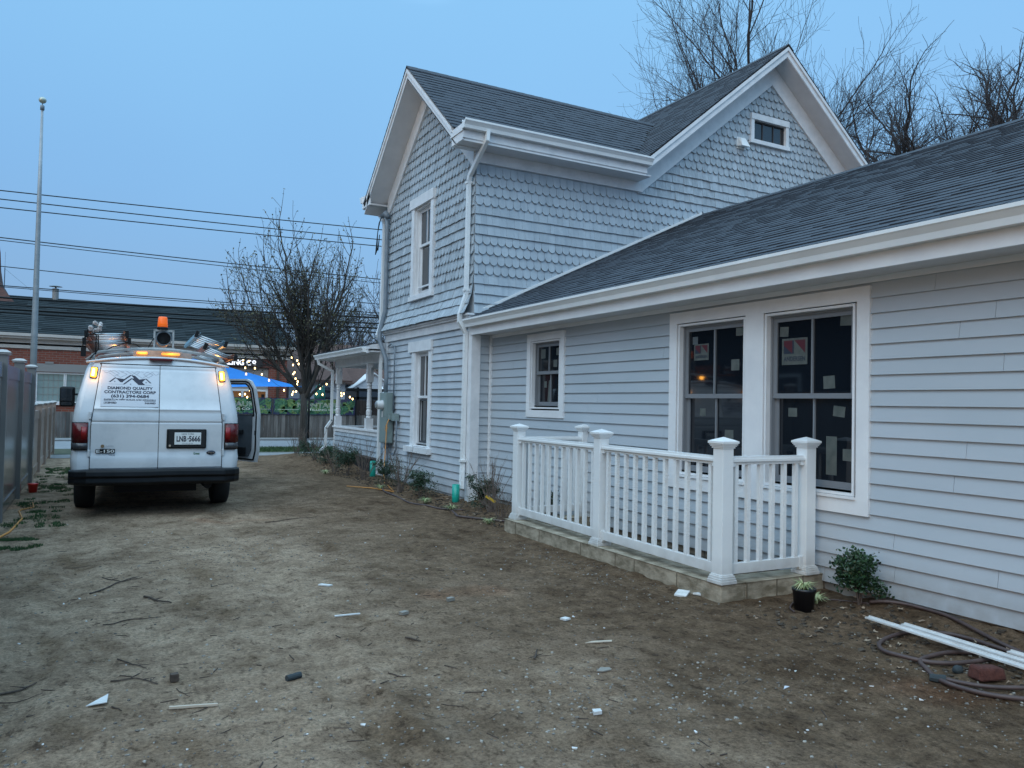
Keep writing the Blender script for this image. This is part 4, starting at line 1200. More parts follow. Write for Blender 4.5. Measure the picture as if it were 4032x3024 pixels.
# number plate in its recess
b = MB(); b.box(.095, .575, -.034, 0, .855, 1.105); q = b.build('plate_surround', M['black'], VAN, bevel=.012)
b = MB(); b.box(.125, .555, -.037, -.034, .875, 1.085); b.build('recess', M['dark'], q)
b = MB(); b.box(.188, .508, -.046, -.040, .905, 1.062); q2 = b.build('licence_plate', M['plate'], VAN, bevel=.004)
vf = lambda ox, oz, d: (lambda x, y, z: (ox+x, rear_y(ox, oz)-d, oz+y))
pf = lambda ox, oz: (lambda x, y, z: (ox+x, -.0475, oz+y))
text('LNB', pf(.272, .948), 'plate_lettering', M['ink'], q2, caph=.068, fit=.118, bold=.03)
text('5666', pf(.430, .948), 'plate_lettering', M['ink'], q2, caph=.068, fit=.138, bold=.03)
text('NEW YORK', pf(.348, 1.034), 'plate_heading', M['ink'], q2, caph=.018, fit=.15)
text('EXCELSIOR', pf(.348, .914), 'plate_footer', M['greyline'], q2, caph=.013, fit=.13)
b = MB(); b.add([(.338, -.0475, .975), (.352, -.0475, .972), (.362, -.0475, .985), (.350, -.0475, .992), (.344, -.0475, .985)], [(0, 1, 2, 3, 4)]); b.build('state_outline', M['ink'], q2)
b = MB(); b.lathe((.135, -.05, .893), [(.014, 0), (.014, .012)], 12, 'y'); b.build('lock', M['chrome'], VAN)
# badges
b = MB(); b.lathe((.637, -.030, .800), [(.0, 0), (.052, .0), (.056, .008), (.056, .012)], 24, 'y')
for i in range(len(b.v)): x, y, z = b.v[i]; b.v[i] = (x, y, .800+(z-.800)*.48)
q = b.build('oval_badge', M['navy'], VAN, True)
text('Ford', lambda x, y, z: (.637+x+y*.25, -.0325, .789+y), 'badge_lettering', M['chrome'], q, caph=.022, fit=.07)
text('Green', lambda x, y, z: (.46+x, -.022, .775+y), 'badge', mat('green_badge', (.03, .12, .05), .4), VAN, caph=.030, fit=.075, bold=.03)
b = MB(); b.box(-.71, -.495, -.0255, -.018, .800, .852); b.build('badge_plate', M['black'], VAN)
text('E-150', lambda x, y, z: (-.602+x, -.028+z*.008, .808+y), 'badge', M['plate'], VAN, caph=.036, fit=.20, bold=.02, thick=.2)
text('Triton', lambda x, y, z: (-.535+x, -.022, .772+y), 'badge', M['greyline'], VAN, caph=.018, fit=.085, bold=.03)
text('GAVEN', lambda x, y, z: (-.555+x, -.022, .880+y), 'dealer_mark', M['greyline'], VAN, caph=.018, fit=.085, bold=.01)
b = MB(); b.lathe((-.635, -.021, .888), [(.0, 0), (.021, 0), (.021, .004)], 16, 'y'); b.build('dealer_emblem', mat('brass_emblem', (.20, .13, .07), .5), VAN)
b = MB(); b.box(-.66, -.545, -.0215, -.020, .858, .861); b.build('dealer_line', M['greyline'], VAN)
# magnetic company sign on the left door
def sgn(x, z, d=.0195): return (x, rear_y(x, z)-d, z)
SG = MB()
n1, n2 = 6, 8
sx0, sx1, sz0, sz1 = -.672, -.012, 1.385, 1.845
P_ = [sgn(sx0+(sx1-sx0)*i/n1, sz0+(sz1-sz0)*j/n2, .0205) for j in range(n2+1) for i in range(n1+1)]
SG.add(P_, [(j*(n1+1)+i, j*(n1+1)+i+1, (j+1)*(n1+1)+i+1, (j+1)*(n1+1)+i) for j in range(n2) for i in range(n1)])
SGO = SG.build('company_sign', M['decal'], VAN, True)
# frame line of the sign
b = MB()
bx = [(sx0, sz0), (sx1, sz0), (sx1, sz1), (sx0, sz1), (sx0, sz0)]
b2 = [(sgn(x, z, .0212)) for x, z in bx]
for p0, p1 in zip(b2[:-1], b2[1:]): b.tube([p0, p1], .0012, 4)
b.build('sign_border', M['greyline'], SGO)
uw, uh = sx1-sx0, sz1-sz0
def S2(px, py):   # sign coordinates as fractions, y downwards
    return sx0+uw*px, sz1-uh*py
def spoly(pts, m, nm, d=.0222):
    q_ = MB(); q_.add([sgn(*S2(a, c), d) for a, c in pts][::-1], [tuple(range(len(pts)))]); return q_.build(nm, m, SGO)
cvt = lambda x, y: ((x-190)/1780.0, (y-40-(x-190)*.035)/1130.0)
def C_(L_): return [cvt(*p) for p in L_]
for L_ in ([(400, 408), (590, 268), (620, 275), (640, 300), (600, 300), (465, 408)], [(600, 285), (875, 325), (835, 425), (755, 420), (690, 360), (620, 290)],
           [(830, 490), (875, 325), (1055, 195), (1110, 200), (1080, 225), (845, 400), (890, 495)] if False else [(870, 330), (1055, 195), (1110, 205), (845, 400), (835, 420)],
           [(1090, 200), (1210, 222), (1345, 345), (1300, 400), (1180, 310)], [(830, 493), (1085, 302), (1180, 315), (1120, 325), (890, 495)],
           [(1110, 320), (1180, 305), (1345, 345), (1560, 318), (1440, 430), (1535, 522), (1320, 512)], [(1545, 335), (1575, 320), (1735, 468), (1690, 468)]):
    spoly(C_(L_), M['ink'], 'roof_emblem')
for L_ in ([(395, 470), (830, 487), (830, 493), (395, 476)], [(1320, 515), (1735, 530), (1735, 536), (1320, 521)]): spoly(C_(L_), M['greyline'], 'emblem_line')
for cx_, cy_ in ((583, 397), (1077, 490), (1565, 443)):
    spoly(C_([(cx_-22, cy_-18), (cx_+22, cy_-18), (cx_+22, cy_+18), (cx_-22, cy_+18)]), M['greyline'], 'emblem_window')
ln = MB()
def sline(L_, w_=.0012):
    P2 = [sgn(*S2(*cvt(*p)), .0222) for p in L_]
    for a, c in zip(P2[:-1], P2[1:]): ln.tube([a, c], w_, 4)
for L_ in ([(220, 70), (320, 125), (410, 80), (560, 45), (720, 140), (570, 235), (405, 125)], [(430, 50), (760, 270), (960, 170), (700, 50)], [(730, 60), (800, 105), (860, 70)], [(930, 65), (1130, 180), (1250, 90), (1360, 95), (1270, 180)], [(1090, 80), (1440, 305), (1760, 110)],
           [(1400, 90), (1480, 130)], [(1590, 105), (1480, 180), (1630, 290), (1785, 200), (1600, 110)], [(1740, 110), (1870, 210), (1970, 160)]): sline(L_)
ln.build('diamond_pattern', M['greyline'], SGO)
def stext(s_, fy, ch, fw, fx=.5, m='ink', al='CENTER', bold=.035):
    ox, oz = S2(fx, fy)
    text(s_, lambda x, y, z: sgn(ox+x, oz+y, .0224), 'sign_lettering', M[m], SGO, caph=uh*ch, fit=uw*fw, bold=bold, align=al)
stext('DIAMOND QUALITY', .520, .075, .79, .50)
stext('CONTRACTORS CORP', .632, .075, .90, .50)
stext('(631) 394-0684', .745, .078, .66, .50)
stext('EXPERTS IN NEW BUILDS AND REMODELS', .822, .034, .90, .50, bold=.03)
spoly([(.05, .842), (.95, .842), (.95, .853), (.05, .853)], M['ink'], 'sign_rule')
stext('LICENSED', .915, .040, .22, .05, al='LEFT')
stext('INSURED', .915, .040, .19, .95, al='RIGHT')
# high brake light
b = MB(); b.box(-.13, .15, .22, .32, 1.995, 2.025); q = b.build('high_brake_light', M['taillens'], VAN, bevel=.006)
# side windows and front glass
b = MB()
for s_ in (-1, 1):
    if s_ > 0: continue
    b.add([(s_*.967, 3.25, 1.32), (s_*.967, 4.05, 1.32), (s_*.885, 3.75, 1.84), (s_*.885, 3.25, 1.84)], [(0, 1, 2, 3)])
b.add([(-.86, 4.275, 1.29), (.86, 4.275, 1.29), (.74, 3.875, 1.81), (-.74, 3.875, 1.81)], [(0, 1, 2, 3)])
b.build('glass', M['glass'], VAN)
b = MB(); b.box(-.8, .8, 5.44, 5.475, .72, 1.02); b.build('grille', M['chrome'], VAN)
for sx in (-1, 1):
    b = MB(); b.box(sx*.62-.14, sx*.62+.14, 5.46, 5.49, .78, .98); b.build('headlight', M['revlens'], VAN)
b = MB(); b.box(-.94, .94, 5.44, 5.58, .42, .66); b.build('front_bumper', M['chrome'], VAN, bevel=.02)
# dark doorway where the door stands open
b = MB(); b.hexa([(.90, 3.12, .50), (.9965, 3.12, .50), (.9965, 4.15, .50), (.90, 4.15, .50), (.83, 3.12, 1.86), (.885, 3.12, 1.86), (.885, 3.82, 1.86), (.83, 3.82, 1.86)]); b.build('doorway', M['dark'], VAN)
# open front door, hinged at its front edge
DOOR = bpy.data.objects.new('front_door', None); COL.objects.link(DOOR); DOOR.parent = VAN; WP[DOOR.name] = Vector((0, 0, 0))
DOOR.location = (1.0, 4.22, 0); DOOR.rotation_euler = (0, 0, radians(41))
# in door space the door runs from y = 0 at the hinge to y = -1.08, x = 0 inside face, +x outside
def door_outline(inset=0):
    o = [(-.02-inset, .44+inset), (-1.05+inset, .40+inset), (-1.09+inset, .60), (-1.10+inset, 1.25), (-1.06+inset, 1.70), (-.98+inset*.8, 1.84-inset*.8), (-.90+inset*.5, 1.875-inset), (-.40, 1.875-inset), (-.02-inset, 1.28)]
    return o
def lean(z): return 0 if z < 1.2 else -.10*((z-1.2)/.65)
def dband(outer, inner, x0, x1, m, nm):
    q_ = MB(); n_ = len(outer)
    V = [(x0+lean(z), y, z) for y, z in outer]+[(x0+lean(z), y, z) for y, z in inner]+[(x1+lean(z), y, z) for y, z in outer]+[(x1+lean(z), y, z) for y, z in inner]
    Fq = []
    for i in range(n_):
        j = (i+1) % n_
        Fq += [(i, j, n_+j, n_+i), (2*n_+i, 3*n_+i, 3*n_+j, 2*n_+j), (i, 2*n_+i, 2*n_+j, j), (n_+i, n_+j, 3*n_+j, 3*n_+i)]
    q_.add(V, Fq); return q_.build(nm, m, DOOR)
win = [(-.10, 1.21), (-1.00, 1.21), (-1.01, 1.23), (-1.015, 1.30), (-.985, 1.66), (-.94, 1.76), (-.88, 1.80), (-.42, 1.80), (-.11, 1.30)]
dband(door_outline(), win, .0, .06, M['paint'], 'door_frame')
o1 = [(y*1.0, z) for y, z in door_outline(.030)]; o2 = door_outline(.055)
dband(o1, o2, -.012, .0, M['black'], 'weather_seal')
dband([(y-.0, z) for y, z in win], [(-.13, 1.235), (-.975, 1.235), (-.985, 1.25), (-.99, 1.31), (-.958, 1.64), (-.92, 1.735), (-.87, 1.775), (-.43, 1.775), (-.14, 1.31)], -.006, .05, M['black'], 'window_seal')
q_ = MB(); q_.prism([(.02, -.05, .47), (.02, -1.06, .43), (.02, -1.085, .62), (.02, -1.09, 1.21), (.02, -.05, 1.21)], (.035, 0, 0)); q_.build('door_skin', M['paint'], DOOR)
q_ = MB(); q_.prism([(-.03, -.10, .50), (-.03, -.90, .50), (-.03, -.96, .62), (-.03, -.965, 1.215), (-.03, -.10, 1.215)], (.045, 0, 0)); q_.build('door_trim', M['interior'], DOOR, bevel=.01)
q_ = MB(); q_.box(-.085, -.03, -.80, -.25, .90, .97); q_.box(-.07, -.03, -.86, -.20, .53, .66); q_.build('armrest', M['black'], DOOR, bevel=.01)
q_ = MB(); q_.box(-.008, .0, -1.055, -1.02, .88, .96); q_.build('door_latch', M['black'], DOOR)
# outside mirror, driver's side
b = MB(); b.obox((-1.26, 3.62, 1.50), (.11, 0, 0), (0, .035, 0), (0, 0, .165)); mo = b.build('wing_mirror', M['black'], VAN, bevel=.035)
b = MB(); b.tube([(-.95, 3.72, 1.54), (-1.20, 3.66, 1.54)], .016, 8); b.tube([(-.95, 3.72, 1.38), (-1.2, 3.66, 1.38)], .016, 8); b.build('mirror_arm', M['black'], mo)
b = MB(); b.obox((-1.27, 3.58, 1.53), (.082, 0, 0), (0, .004, 0), (0, 0, .10)); b.obox((-1.27, 3.58, 1.385), (.075, 0, 0), (0, .004, 0), (0, 0, .026)); b.build('mirror_glass', M['glass_old'], mo)
# roof rack
b = MB()
def arc(y, n_=14):
    return [(x, y, 2.075+.10*(1-(x/.86)**2)-(.08 if abs(x) > .85 else 0)) for x in [-.88+1.76*i/n_ for i in range(n_+1)]]
rk = []
for y in (.75, 1.9, 3.05):
    q_ = MB(); q_.tube(arc(y), .020, 6); q_.build('rack_bar', M['rackpaint'], VAN, True)
for x in (-.80, .80):
    q_ = MB(); q_.tube([(x, .45, 2.03), (x, 3.3, 2.03)], .016, 6)
    for y in (.75, 1.9, 3.05): q_.box(x-.02, x+.02, y-.05, y+.05, 1.96, 2.08)
    q_.build('rack_rail', M['rackpaint'], VAN, True)
# light bar of amber lamps across the roof, the pair facing back is lit
b = MB(); b.box(-.32, .46, 1.35, 1.52, 2.05, 2.09); b.box(-.32, .46, 1.47, 1.50, 2.09, 2.22); lb = b.build('light_bar', M['rackpaint'], VAN)
for xa, xb in ((-.28, -.13), (.05, .30)):
    b = MB(); b.box(xa, xb, 1.40, 1.46, 2.13, 2.168); b.build('amber_lamp', mat('lit_amber_bar', (.9, .4, .1), .4, emit=(1.0, .34, .05), estr=.8), lb, bevel=.015)
for lx, ly, lz, en in ((-.20, 1.34, 2.15, .7), (.18, 1.34, 2.15, .7), (-.52, 1.1, 2.14, 1.5), (.80, 1.1, 2.12, 1.5), (-.77, -.02+rear_y(.76, 1.815)-.10, 1.815, .9), (.77, rear_y(.76, 1.815)-.12, 1.815, .9)):  # middle two are added fill for an orange glow on the ladders
    ld = bpy.data.lights.new('amber_lamp_and_fill', 'POINT'); ld.energy = en; ld.color = (1.0, .42, .06); ld.shadow_soft_size = .04
    lo_ = bpy.data.objects.new('amber_lamp_and_fill', ld); COL.objects.link(lo_); lo_.parent = VAN; lo_.location = (lx, ly, lz)
# pipe carrier tube with the orange beacon on its bracket
b = MB(); n_ = 24
pr_ = [(.088, 0), (.103, 0), (.103, .03), (.097, .035), (.097, .9)]
b.lathe((.055, .83, 2.335), [(.0, .55), (.086, .54), (.088, 0), (.103, 0), (.104, .03), (.098, .035), (.098, .85), (0, .85)], n_, 'y'); q = b.build('carrier_tube', mat('tube_grey', (.10, .12, .14), .4), VAN, True)
b = MB(); b.lathe((.055, .86, 2.335), [(0, 0), (.087, .0)], n_, 'y'); b.build('tube_bore', M['dark'], q)
b = MB()
for x in (-.065, .175): b.box(x-.012, x+.012, .84, .88, 2.19, 2.455)
b.box(-.077, .187, .84, .88, 2.432, 2.456); b.box(-.09, .20, .82, .90, 2.18, 2.205); b.build('bracket', M['rackpaint'], q)
b = MB(); b.lathe((.035, .86, 2.458), [(.075, 0), (.075, .03), (.062, .035)], 20); q = b.build('beacon', M['black'], VAN, True)
b = MB(); b.lathe((.035, .86, 2.49), [(.066, 0), (.064, .05), (.058, .13), (.050, .145), (.0, .15)], 20); b.build('beacon_lens', M['orange_lens'], q, True)
b = MB(); b.tube([(-.07, .84, 2.33), (-.11, .82, 2.26), (-.14, .80, 2.19), (-.19, .80, 2.17), (-.25, .80, 2.20), (-.30, .80, 2.235), (-.42, .80, 2.24), (-.58, .80, 2.18), (-.68, .80, 2.12)], .008, 6); b.build('cable', M['black'], VAN)

# ladders lying on the rack
M['fibre_blue'] = mat('blue_fibreglass_rail', (.10, .22, .30), .5, col2=(.20, .32, .38), nscale=15)
M['fibre_orange'] = mat('orange_fibreglass_rail', (.26, .08, .04), .5, col2=(.20, .09, .06), nscale=15)
def ladder(name, label, loc, width, L_, tilt, sections, rm, grp):
    t = thing(name, label, 'ladder', loc, radians(-2.0), grp, True)
    t.rotation_euler = (0, tilt, radians(-2.0))
    for k_ in range(sections):
        w_ = width-.05*k_; zo = k_*.095
        for s_ in (-1, 1):
            q_ = MB(); x = s_*w_/2
            q_.box(x-.004, x+.004, 0, L_-.25*k_, zo-.038, zo+.038); q_.box(x-s_*.03-.014, x-s_*.03+.014+.012*0, 0, L_-.25*k_, zo+.030, zo+.038); q_.box(x-s_*.018-.014, x-s_*.018+.014, 0, L_-.25*k_, zo-.038, zo-.030)
            r_ = q_.build('side_rail', rm, t)
            q_ = MB(); q_.box(x-.022, x+.022, -.03, .05, zo-.045, zo+.045); q_.build('rail_foot', M['black'], r_, bevel=.005)
        n_ = int(L_/.305)
        for i in range(n_):
            y = .12+i*.305-.03*k_
            if y > L_-.25*k_: break
            q_ = MB(); q_.tube([(-w_/2, y, zo), (w_/2, y, zo)], .0135, 8); q_.build('rung', M['alu'], t, True)
    return t
ladder('extension_ladder', 'two-section ladder with orange rails lying flat on the left of the van roof rack', (.125, 11.42, 2.23), .52, 3.2, radians(-3), 2, M['fibre_orange'], 'ladders on the van roof rack')
ladder('extension_ladder', 'orange-railed ladder sloping down over the right edge of the van roof', (1.52, 11.40, 2.155), .42, 3.2, radians(20), 1, M['fibre_orange'], 'ladders on the van roof rack')
ladder('step_ladder', 'blue-railed ladder stacked on top of the sloping ladder on the van roof', (1.41, 11.50, 2.335), .40, 2.6, radians(18), 1, M['fibre_blue'], 'ladders on the van roof rack')
b = MB(); rr = random.Random(4)
for i in range(16): b.blob((-.10+rr.uniform(0, .16), 11.45+rr.uniform(-.05, .08), 2.40+rr.uniform(-.05, .07)), (.028, .03, .026), i, .2, 6, 4)
tag(b.build('plastic_bundle', mat('crumpled_plastic', (.45, .40, .38), .2, coat=.5)), 'crumpled clear plastic bundle tied on the left ladder', 'bundle')
b = MB()
b.tube([(-.14, 11.42, 2.02), (-.15, 11.40, 2.2), (-.10, 11.40, 2.37), (0, 11.40, 2.30), (.0, 11.42, 2.05)], .008, 6); b.tube([(.02, 11.42, 2.30), (.03, 11.4, 2.12), (-.06, 11.42, 2.0)], .008, 6); b.box(-.17, -.11, 11.40, 11.46, 2.02, 2.14)
tag(b.build('tie_down_strap', M['black']), 'black tie-down strap round the left ladder', 'strap')
# ------------------------------------------------------------------ vinyl boundary fence on the left
M['vfence'] = mat('shaded_tan_vinyl', (.17, .165, .16), .2, col2=(.205, .195, .185), nscale=3)  # shade of the near run put into a darker, greyer vinyl colour
M['vfence2'] = mat('far_tan_vinyl_fence', (.27, .195, .155), .35, col2=(.33, .245, .20), nscale=3)
M['vcap'] = mat('post_cap', (.38, .36, .34), .3)
FX = -.97
def vinyl_fence(name, label, y0, y1, pitch, H, m, xf, first_post=True):
    f = thing(name, label, 'fence', (xf, y0, 0))
    n = int(round((y1-y0)/pitch))
    for i in range(n+1):
        y = y0+i*pitch
        if i > 0 or first_post:
            q = MB(); q.box(xf-.064, xf+.064, y-.064, y+.064, -.1, H+.10); po = q.build('post', m, f, bevel=.004)
            q = MB(); q.box(xf-.085, xf+.085, y-.085, y+.085, H+.10, H+.125)
            q.add([(xf-.10, y-.10, H+.125), (xf+.10, y-.10, H+.125), (xf+.10, y+.10, H+.125), (xf-.10, y+.10, H+.125), (xf-.05, y-.05, H+.155), (xf+.05, y-.05, H+.155), (xf+.05, y+.05, H+.155), (xf-.05, y+.05, H+.155), (xf, y, H+.162)], [(0, 3, 2, 1), (0, 1, 5, 4), (1, 2, 6, 5), (2, 3, 7, 6), (3, 0, 4, 7), (4, 5, 8), (5, 6, 8), (6, 7, 8), (7, 4, 8)])
            q.build('post_cap', M['vcap'], po)
        if i < n:
            a, c = y+.064, y+pitch-.064
            q = MB(); q.box(xf-.022, xf+.022, a, c, H-.17, H); q.build('top_rail', m, f)
            q = MB(); q.box(xf-.022, xf+.022, a, c, .03, .17); q.box(xf-.028, xf+.028, a, c, .165, .18); q.build('bottom_rail', m, f)
            q = MB(); k = int((c-a)/.155); w_ = (c-a)/k
            for j in range(k): q.tone = .5; q.box(xf-.011, xf+.011, a+j*w_+.003, a+(j+1)*w_-.003, .17, H-.17)
            q.box(xf-.007, xf+.007, a, c, .17, H-.17); q.build('panel', m, f)
    return f
vinyl_fence('vinyl_fence', 'tall tan vinyl privacy fence with capped posts along the left of the driveway', 3.6, 15.84, 2.448, 1.88, M['vfence'], FX)
vinyl_fence('low_vinyl_fence', 'lower tan vinyl fence running on from the tall one towards the road', 16.05, 24.45, 2.1, 1.22, M['vfence2'], FX, True)

# ------------------------------------------------------------------ flagpole
FP = thing('flagpole', 'tall grey tapered flagpole with a ball on top beyond the vinyl fence', 'flagpole', (-1.27, 21.2, 0))
b = MB(); b.tube([(-1.27, 21.2, -.1), (-1.27, 21.2, 3), (-1.275, 21.2, 6), (-1.28, 21.2, 8.22)], [.075, .068, .048, .026], 14); b.build('pole', mat('flagpole_metal', (.26, .29, .31), .4, metal=.2, col2=(.34, .37, .39), nscale=1.5, stretch=(1, 1, 3)), FP, True)
b = MB(); b.lathe((-1.28, 21.2, 8.2), [(.045, 0), (.045, .10), (.01, .12), (.01, .16)], 12); b.build('truck', M['galv'], FP, True)
b = MB(); b.lathe((-1.28, 21.2, 8.43), [(.0, -.075)]+[(.082*sin(pi*i/10), -.075*cos(pi*i/10)) for i in range(1, 10)]+[(0, .075)], 14); b.build('ball', mat('flagpole_ball', (.42, .45, .38), .3, metal=.4), FP, True)

# ------------------------------------------------------------------ board fences across the road
M['board'] = mat('weathered_board', (.105, .095, .088), .95, tone=.45, col2=(.20, .19, .18), nscale=5, stretch=(3, 3, .25), bump=.3)
M['board_dark'] = mat('dark_stained_board', (.035, .026, .024), .95, tone=.35, col2=(.055, .042, .038), nscale=5, stretch=(3, 3, .3))
def board_fence(name, label, x0, x1, y, z0, z1, m, w_=.14, seed=1, pick=False):
    f = thing(name, label, 'fence', ((x0+x1)/2, y, z0))
    rr = random.Random(seed); q = MB(); x = x0
    while x < x1:
        q.tone = rr.random(); zt = z1+rr.uniform(-.012, .012); dy = rr.uniform(0, .012)
        if pick: q.prism([(x+.004, y+dy, z0), (x+w_-.004, y+dy, z0), (x+w_-.004, y+dy, zt-.05), (x+w_*.7, y+dy, zt), (x+w_*.3, y+dy, zt), (x+.004, y+dy, zt-.05)], (0, .02, 0))
        else: q.box(x+.003, x+w_-.003, y+dy, y+dy+.02, z0, zt)
        x += w_
    q.build('boards', m, f)
    q = MB(); q.box(x0, x1, y+.035, y+.075, z0+.3, z0+.38); q.build('rail', m, f)
    q = MB(); q.box(x0, x1, y+.035, y+.075, z1-.3, z1-.22); q.build('rail', m, f)
    return f
board_fence('board_fence', 'weathered grey board fence across the road carrying the leaf banner', 1.9, 10.14, 33.5, -.12, 1.60, M['board'], .145, 2)
board_fence('board_fence', 'lower weathered board fence across the road seen left of the van', -7.0, 1.88, 33.52, -.12, .93, M['board'], .145, 3)
board_fence('board_fence', 'lower grey board fence across the road behind the porch posts', 10.17, 18.0, 33.48, -.12, .93, M['board'], .145, 4)
board_fence('picket_fence', 'dark stained picket fence with pointed boards beyond the banner', 10.3, 17.5, 34.6, .2, 1.62, M['board_dark'], .13, 5, True)
b = MB(); b.box(10.13, 10.18, 33.42, 33.47, -.1, 1.72); tag(b.build('metal_post', M['black']), 'thin dark metal post at the right end of the leaf banner', 'post')

# banner
M['ban_bg'] = mat('banner_navy', (.020, .025, .075), .6, col2=(.035, .04, .10), nscale=3)
M['leafA'] = mat('printed_leaf_green', (.06, .17, .06), .6, tone=.9, tonecol=(.26, .38, .13))
M['leafB'] = mat('printed_leaf_bluegreen', (.03, .12, .07), .6, tone=.9, tonecol=(.10, .27, .15))
M['ban_txt'] = mat('banner_lettering', (.62, .68, .62), .6)
def banner(x0, x1, seed, label):
    z0, z1, y = .93, 1.62, 33.462
    t = thing('banner', label, 'banner', ((x0+x1)/2, y, z0), 0, 'leaf-print banners on the board fence')
    q = MB(); q.box(x0, x1, y, y+.006, z0, z1); bo = q.build('cloth', M['ban_bg'], t)
    rr = random.Random(seed)
    for mi, mm in enumerate(('leafA', 'leafB')):
        q = MB()
        for i in range(58):
            cx = x0+(x1-x0)*rr.random(); cz = rr.uniform(z0-.1, z1+.1); a = rr.uniform(0, 2*pi); L_ = rr.uniform(.22, .42)
            fan = rr.random() < .4
            n_ = 11
            for k in range(n_):
                for s_ in (-1, 1):
                    if fan: ang = a+s_*(.10+.13*k); p0 = (cx, cz); ll = L_*(1-.03*k)
                    else:
                        f = k/n_; p0 = (cx+cos(a)*L_*f, cz+sin(a)*L_*f); ang = a+s_*.75; ll = L_*.55*sin(pi*(.15+.8*f))
                    w_ = .017
                    tip = (p0[0]+cos(ang)*ll, p0[1]+sin(ang)*ll); nx_, nz_ = -sin(ang)*w_, cos(ang)*w_
                    mid = (p0[0]+cos(ang)*ll*.45, p0[1]+sin(ang)*ll*.45)
                    P4 = [p0, (mid[0]+nx_, mid[1]+nz_), tip, (mid[0]-nx_, mid[1]-nz_)]
                    if any(not (x0+.01 < px < x1-.01 and z0+.01 < pz < z1-.01) for px, pz in P4): continue
                    q.tone = rr.random()
                    yy = y-.001-.0001*i-mi*.00005
                    q.add([(px, yy, pz) for px, pz in P4], [(0, 1, 2, 3)])
        q.build('printed_leaves', M[mm], t)
    xc = (x0+x1)/2+.16
    text('MONTAUK', lambda x, yv, z: (xc+x, y-.008+z*.1, 1.245+yv), 'lettering', M['ban_txt'], t, caph=.20, fit=1.84, outline=.018)
    text('DISTILLING CO', lambda x, yv, z: (xc+x, y-.008, 1.105+yv), 'lettering', M['ban_txt'], t, caph=.085, fit=1.45, bold=.02)
    text('EST 2013', lambda x, yv, z: (xc+x, y-.008, .985+yv), 'lettering', M['leafB'], t, caph=.04, fit=.40)
    q = MB(); q.box(x0+.05, xc-.86, y-.006, y-.004, 1.135, 1.147); q.box(xc+.86, x1-.05, y-.006, y-.004, 1.135, 1.147); q.build('rule', M['ban_txt'], t)
banner(6.62, 10.12, 5, 'right-hand leaf-print banner reading MONTAUK DISTILLING CO, behind the street tree')
banner(3.02, 6.56, 6, 'left-hand leaf-print banner reading MONTAUK DISTILLING CO, seen through the van door window')

# ------------------------------------------------------------------ brick shop building
M['brickwall'] = brick_mat('red_brick', (.17, .045, .03), (.24, .07, .045), (.20, .15, .13), bw=.26, rh=.095)
M['brickwall2'] = brick_mat('dark_red_brick', (.10, .025, .018), (.15, .04, .028), (.11, .08, .07), bw=.11, rh=.26)
M['shoproof'] = mat('green_grey_roof_shingle', (.022, .030, .034), .95, spec=.1, col2=(.036, .046, .050), nscale=14, stretch=(.4, 1, 3), bump=.3, tone=.35)
M['cream'] = mat('cream_fascia', (.46, .43, .40), .6, col2=(.52, .49, .46), nscale=2)
M['stonelintel'] = mat('limestone', (.26, .255, .25), .8)
SHOP = thing('brick_building', 'long red-brick shop building with cream eaves and a dark shingle roof across the road', 'building', (-2, 44, 0))
y0 = 38.0
b = MB()
def brick_front(mb, x0, x1, z0, z1, holes):
    xs_ = sorted({x0, x1}|{h for q in holes for h in q[:2]}); zs_ = sorted({z0, z1}|{h for q in holes for h in q[2:]})
    for a, c in zip(xs_[:-1], xs_[1:]):
        for e, f in zip(zs_[:-1], zs_[1:]):
            if any(h[0] < (a+c)/2 < h[1] and h[2] < (e+f)/2 < h[3] for h in holes): continue
            mb.box(a, c, y0, y0+.3, e, f)
HW = [(-2.18, .2, 1.22, 2.50), (4.2, 7.27, -.2, 3.05)]
brick_front(b, -24, 8.10, -.2, 3.46, HW); b.box(7.8, 8.09, y0+.3, 50, -.2, 3.46); b.build('brick_wall', M['brickwall'], SHOP)
b = MB(); b.box(-23.9, 7.9, y0+.9, 49.9, -.2, 3.9); b.build('interior', M['dark'], SHOP)
b = MB(); b.box(3.6, 7.55, y0-.02, y0, 3.04, 3.43); b.build('soldier_course', M['brickwall2'], SHOP)
b = MB(); b.box(-24, 8.25, y0-.06, y0+.3, 3.46, 3.90); b.box(7.8, 8.25, y0+.3, 50, 3.46, 3.9); b.build('frieze', M['cream'], SHOP)
b = MB(); b.box(-24, 8.35, y0-.28, y0-.06, 3.86, 4.06); b.box(8.25, 8.40, y0-.28, 50, 3.86, 4.06); b.box(-24, 8.42, y0-.36, y0-.28, 3.95, 4.07); b.box(-24, 8.30, y0-.06, y0-.03, 3.60, 3.68); b.build('cornice', M['cream'], SHOP)
b = MB(); rr = random.Random(8)
zr1 = 6.30; yr = 44.2
n_ = 22
for i in range(n_):
    f0, f1 = i/n_, (i+1)/n_
    for j in range(40):
        b.tone = rr.random()
        xa, xb = -24+j*.8125, -24+(j+1)*.8125
        ya, yb = y0-.34+(yr-y0+.34)*f0, y0-.34+(yr-y0+.34)*f1
        za, zb_ = 4.07+(zr1-4.07)*f0, 4.07+(zr1-4.07)*f1
        b.hexa([(xa, ya, za-.1), (xb, ya, za-.1), (xb, yb, zb_-.1), (xa, yb, zb_-.1), (xa, ya, za+.035), (xb, ya, za+.035), (xb, yb, zb_), (xa, yb, zb_)])
b.add([(-24, yr, zr1), (8.5, yr, zr1), (8.5, 50.4, 4.07), (-24, 50.4, 4.07)], [(0, 1, 2, 3)])
b.build('roof', M['shoproof'], SHOP)
b = MB(); b.prism([(8.24, y0, 4.0), (8.24, 50.2, 4.0), (8.24, yr, 6.22)], (-.1, 0, 0)); b.build('gable_end', M['cream'], SHOP)
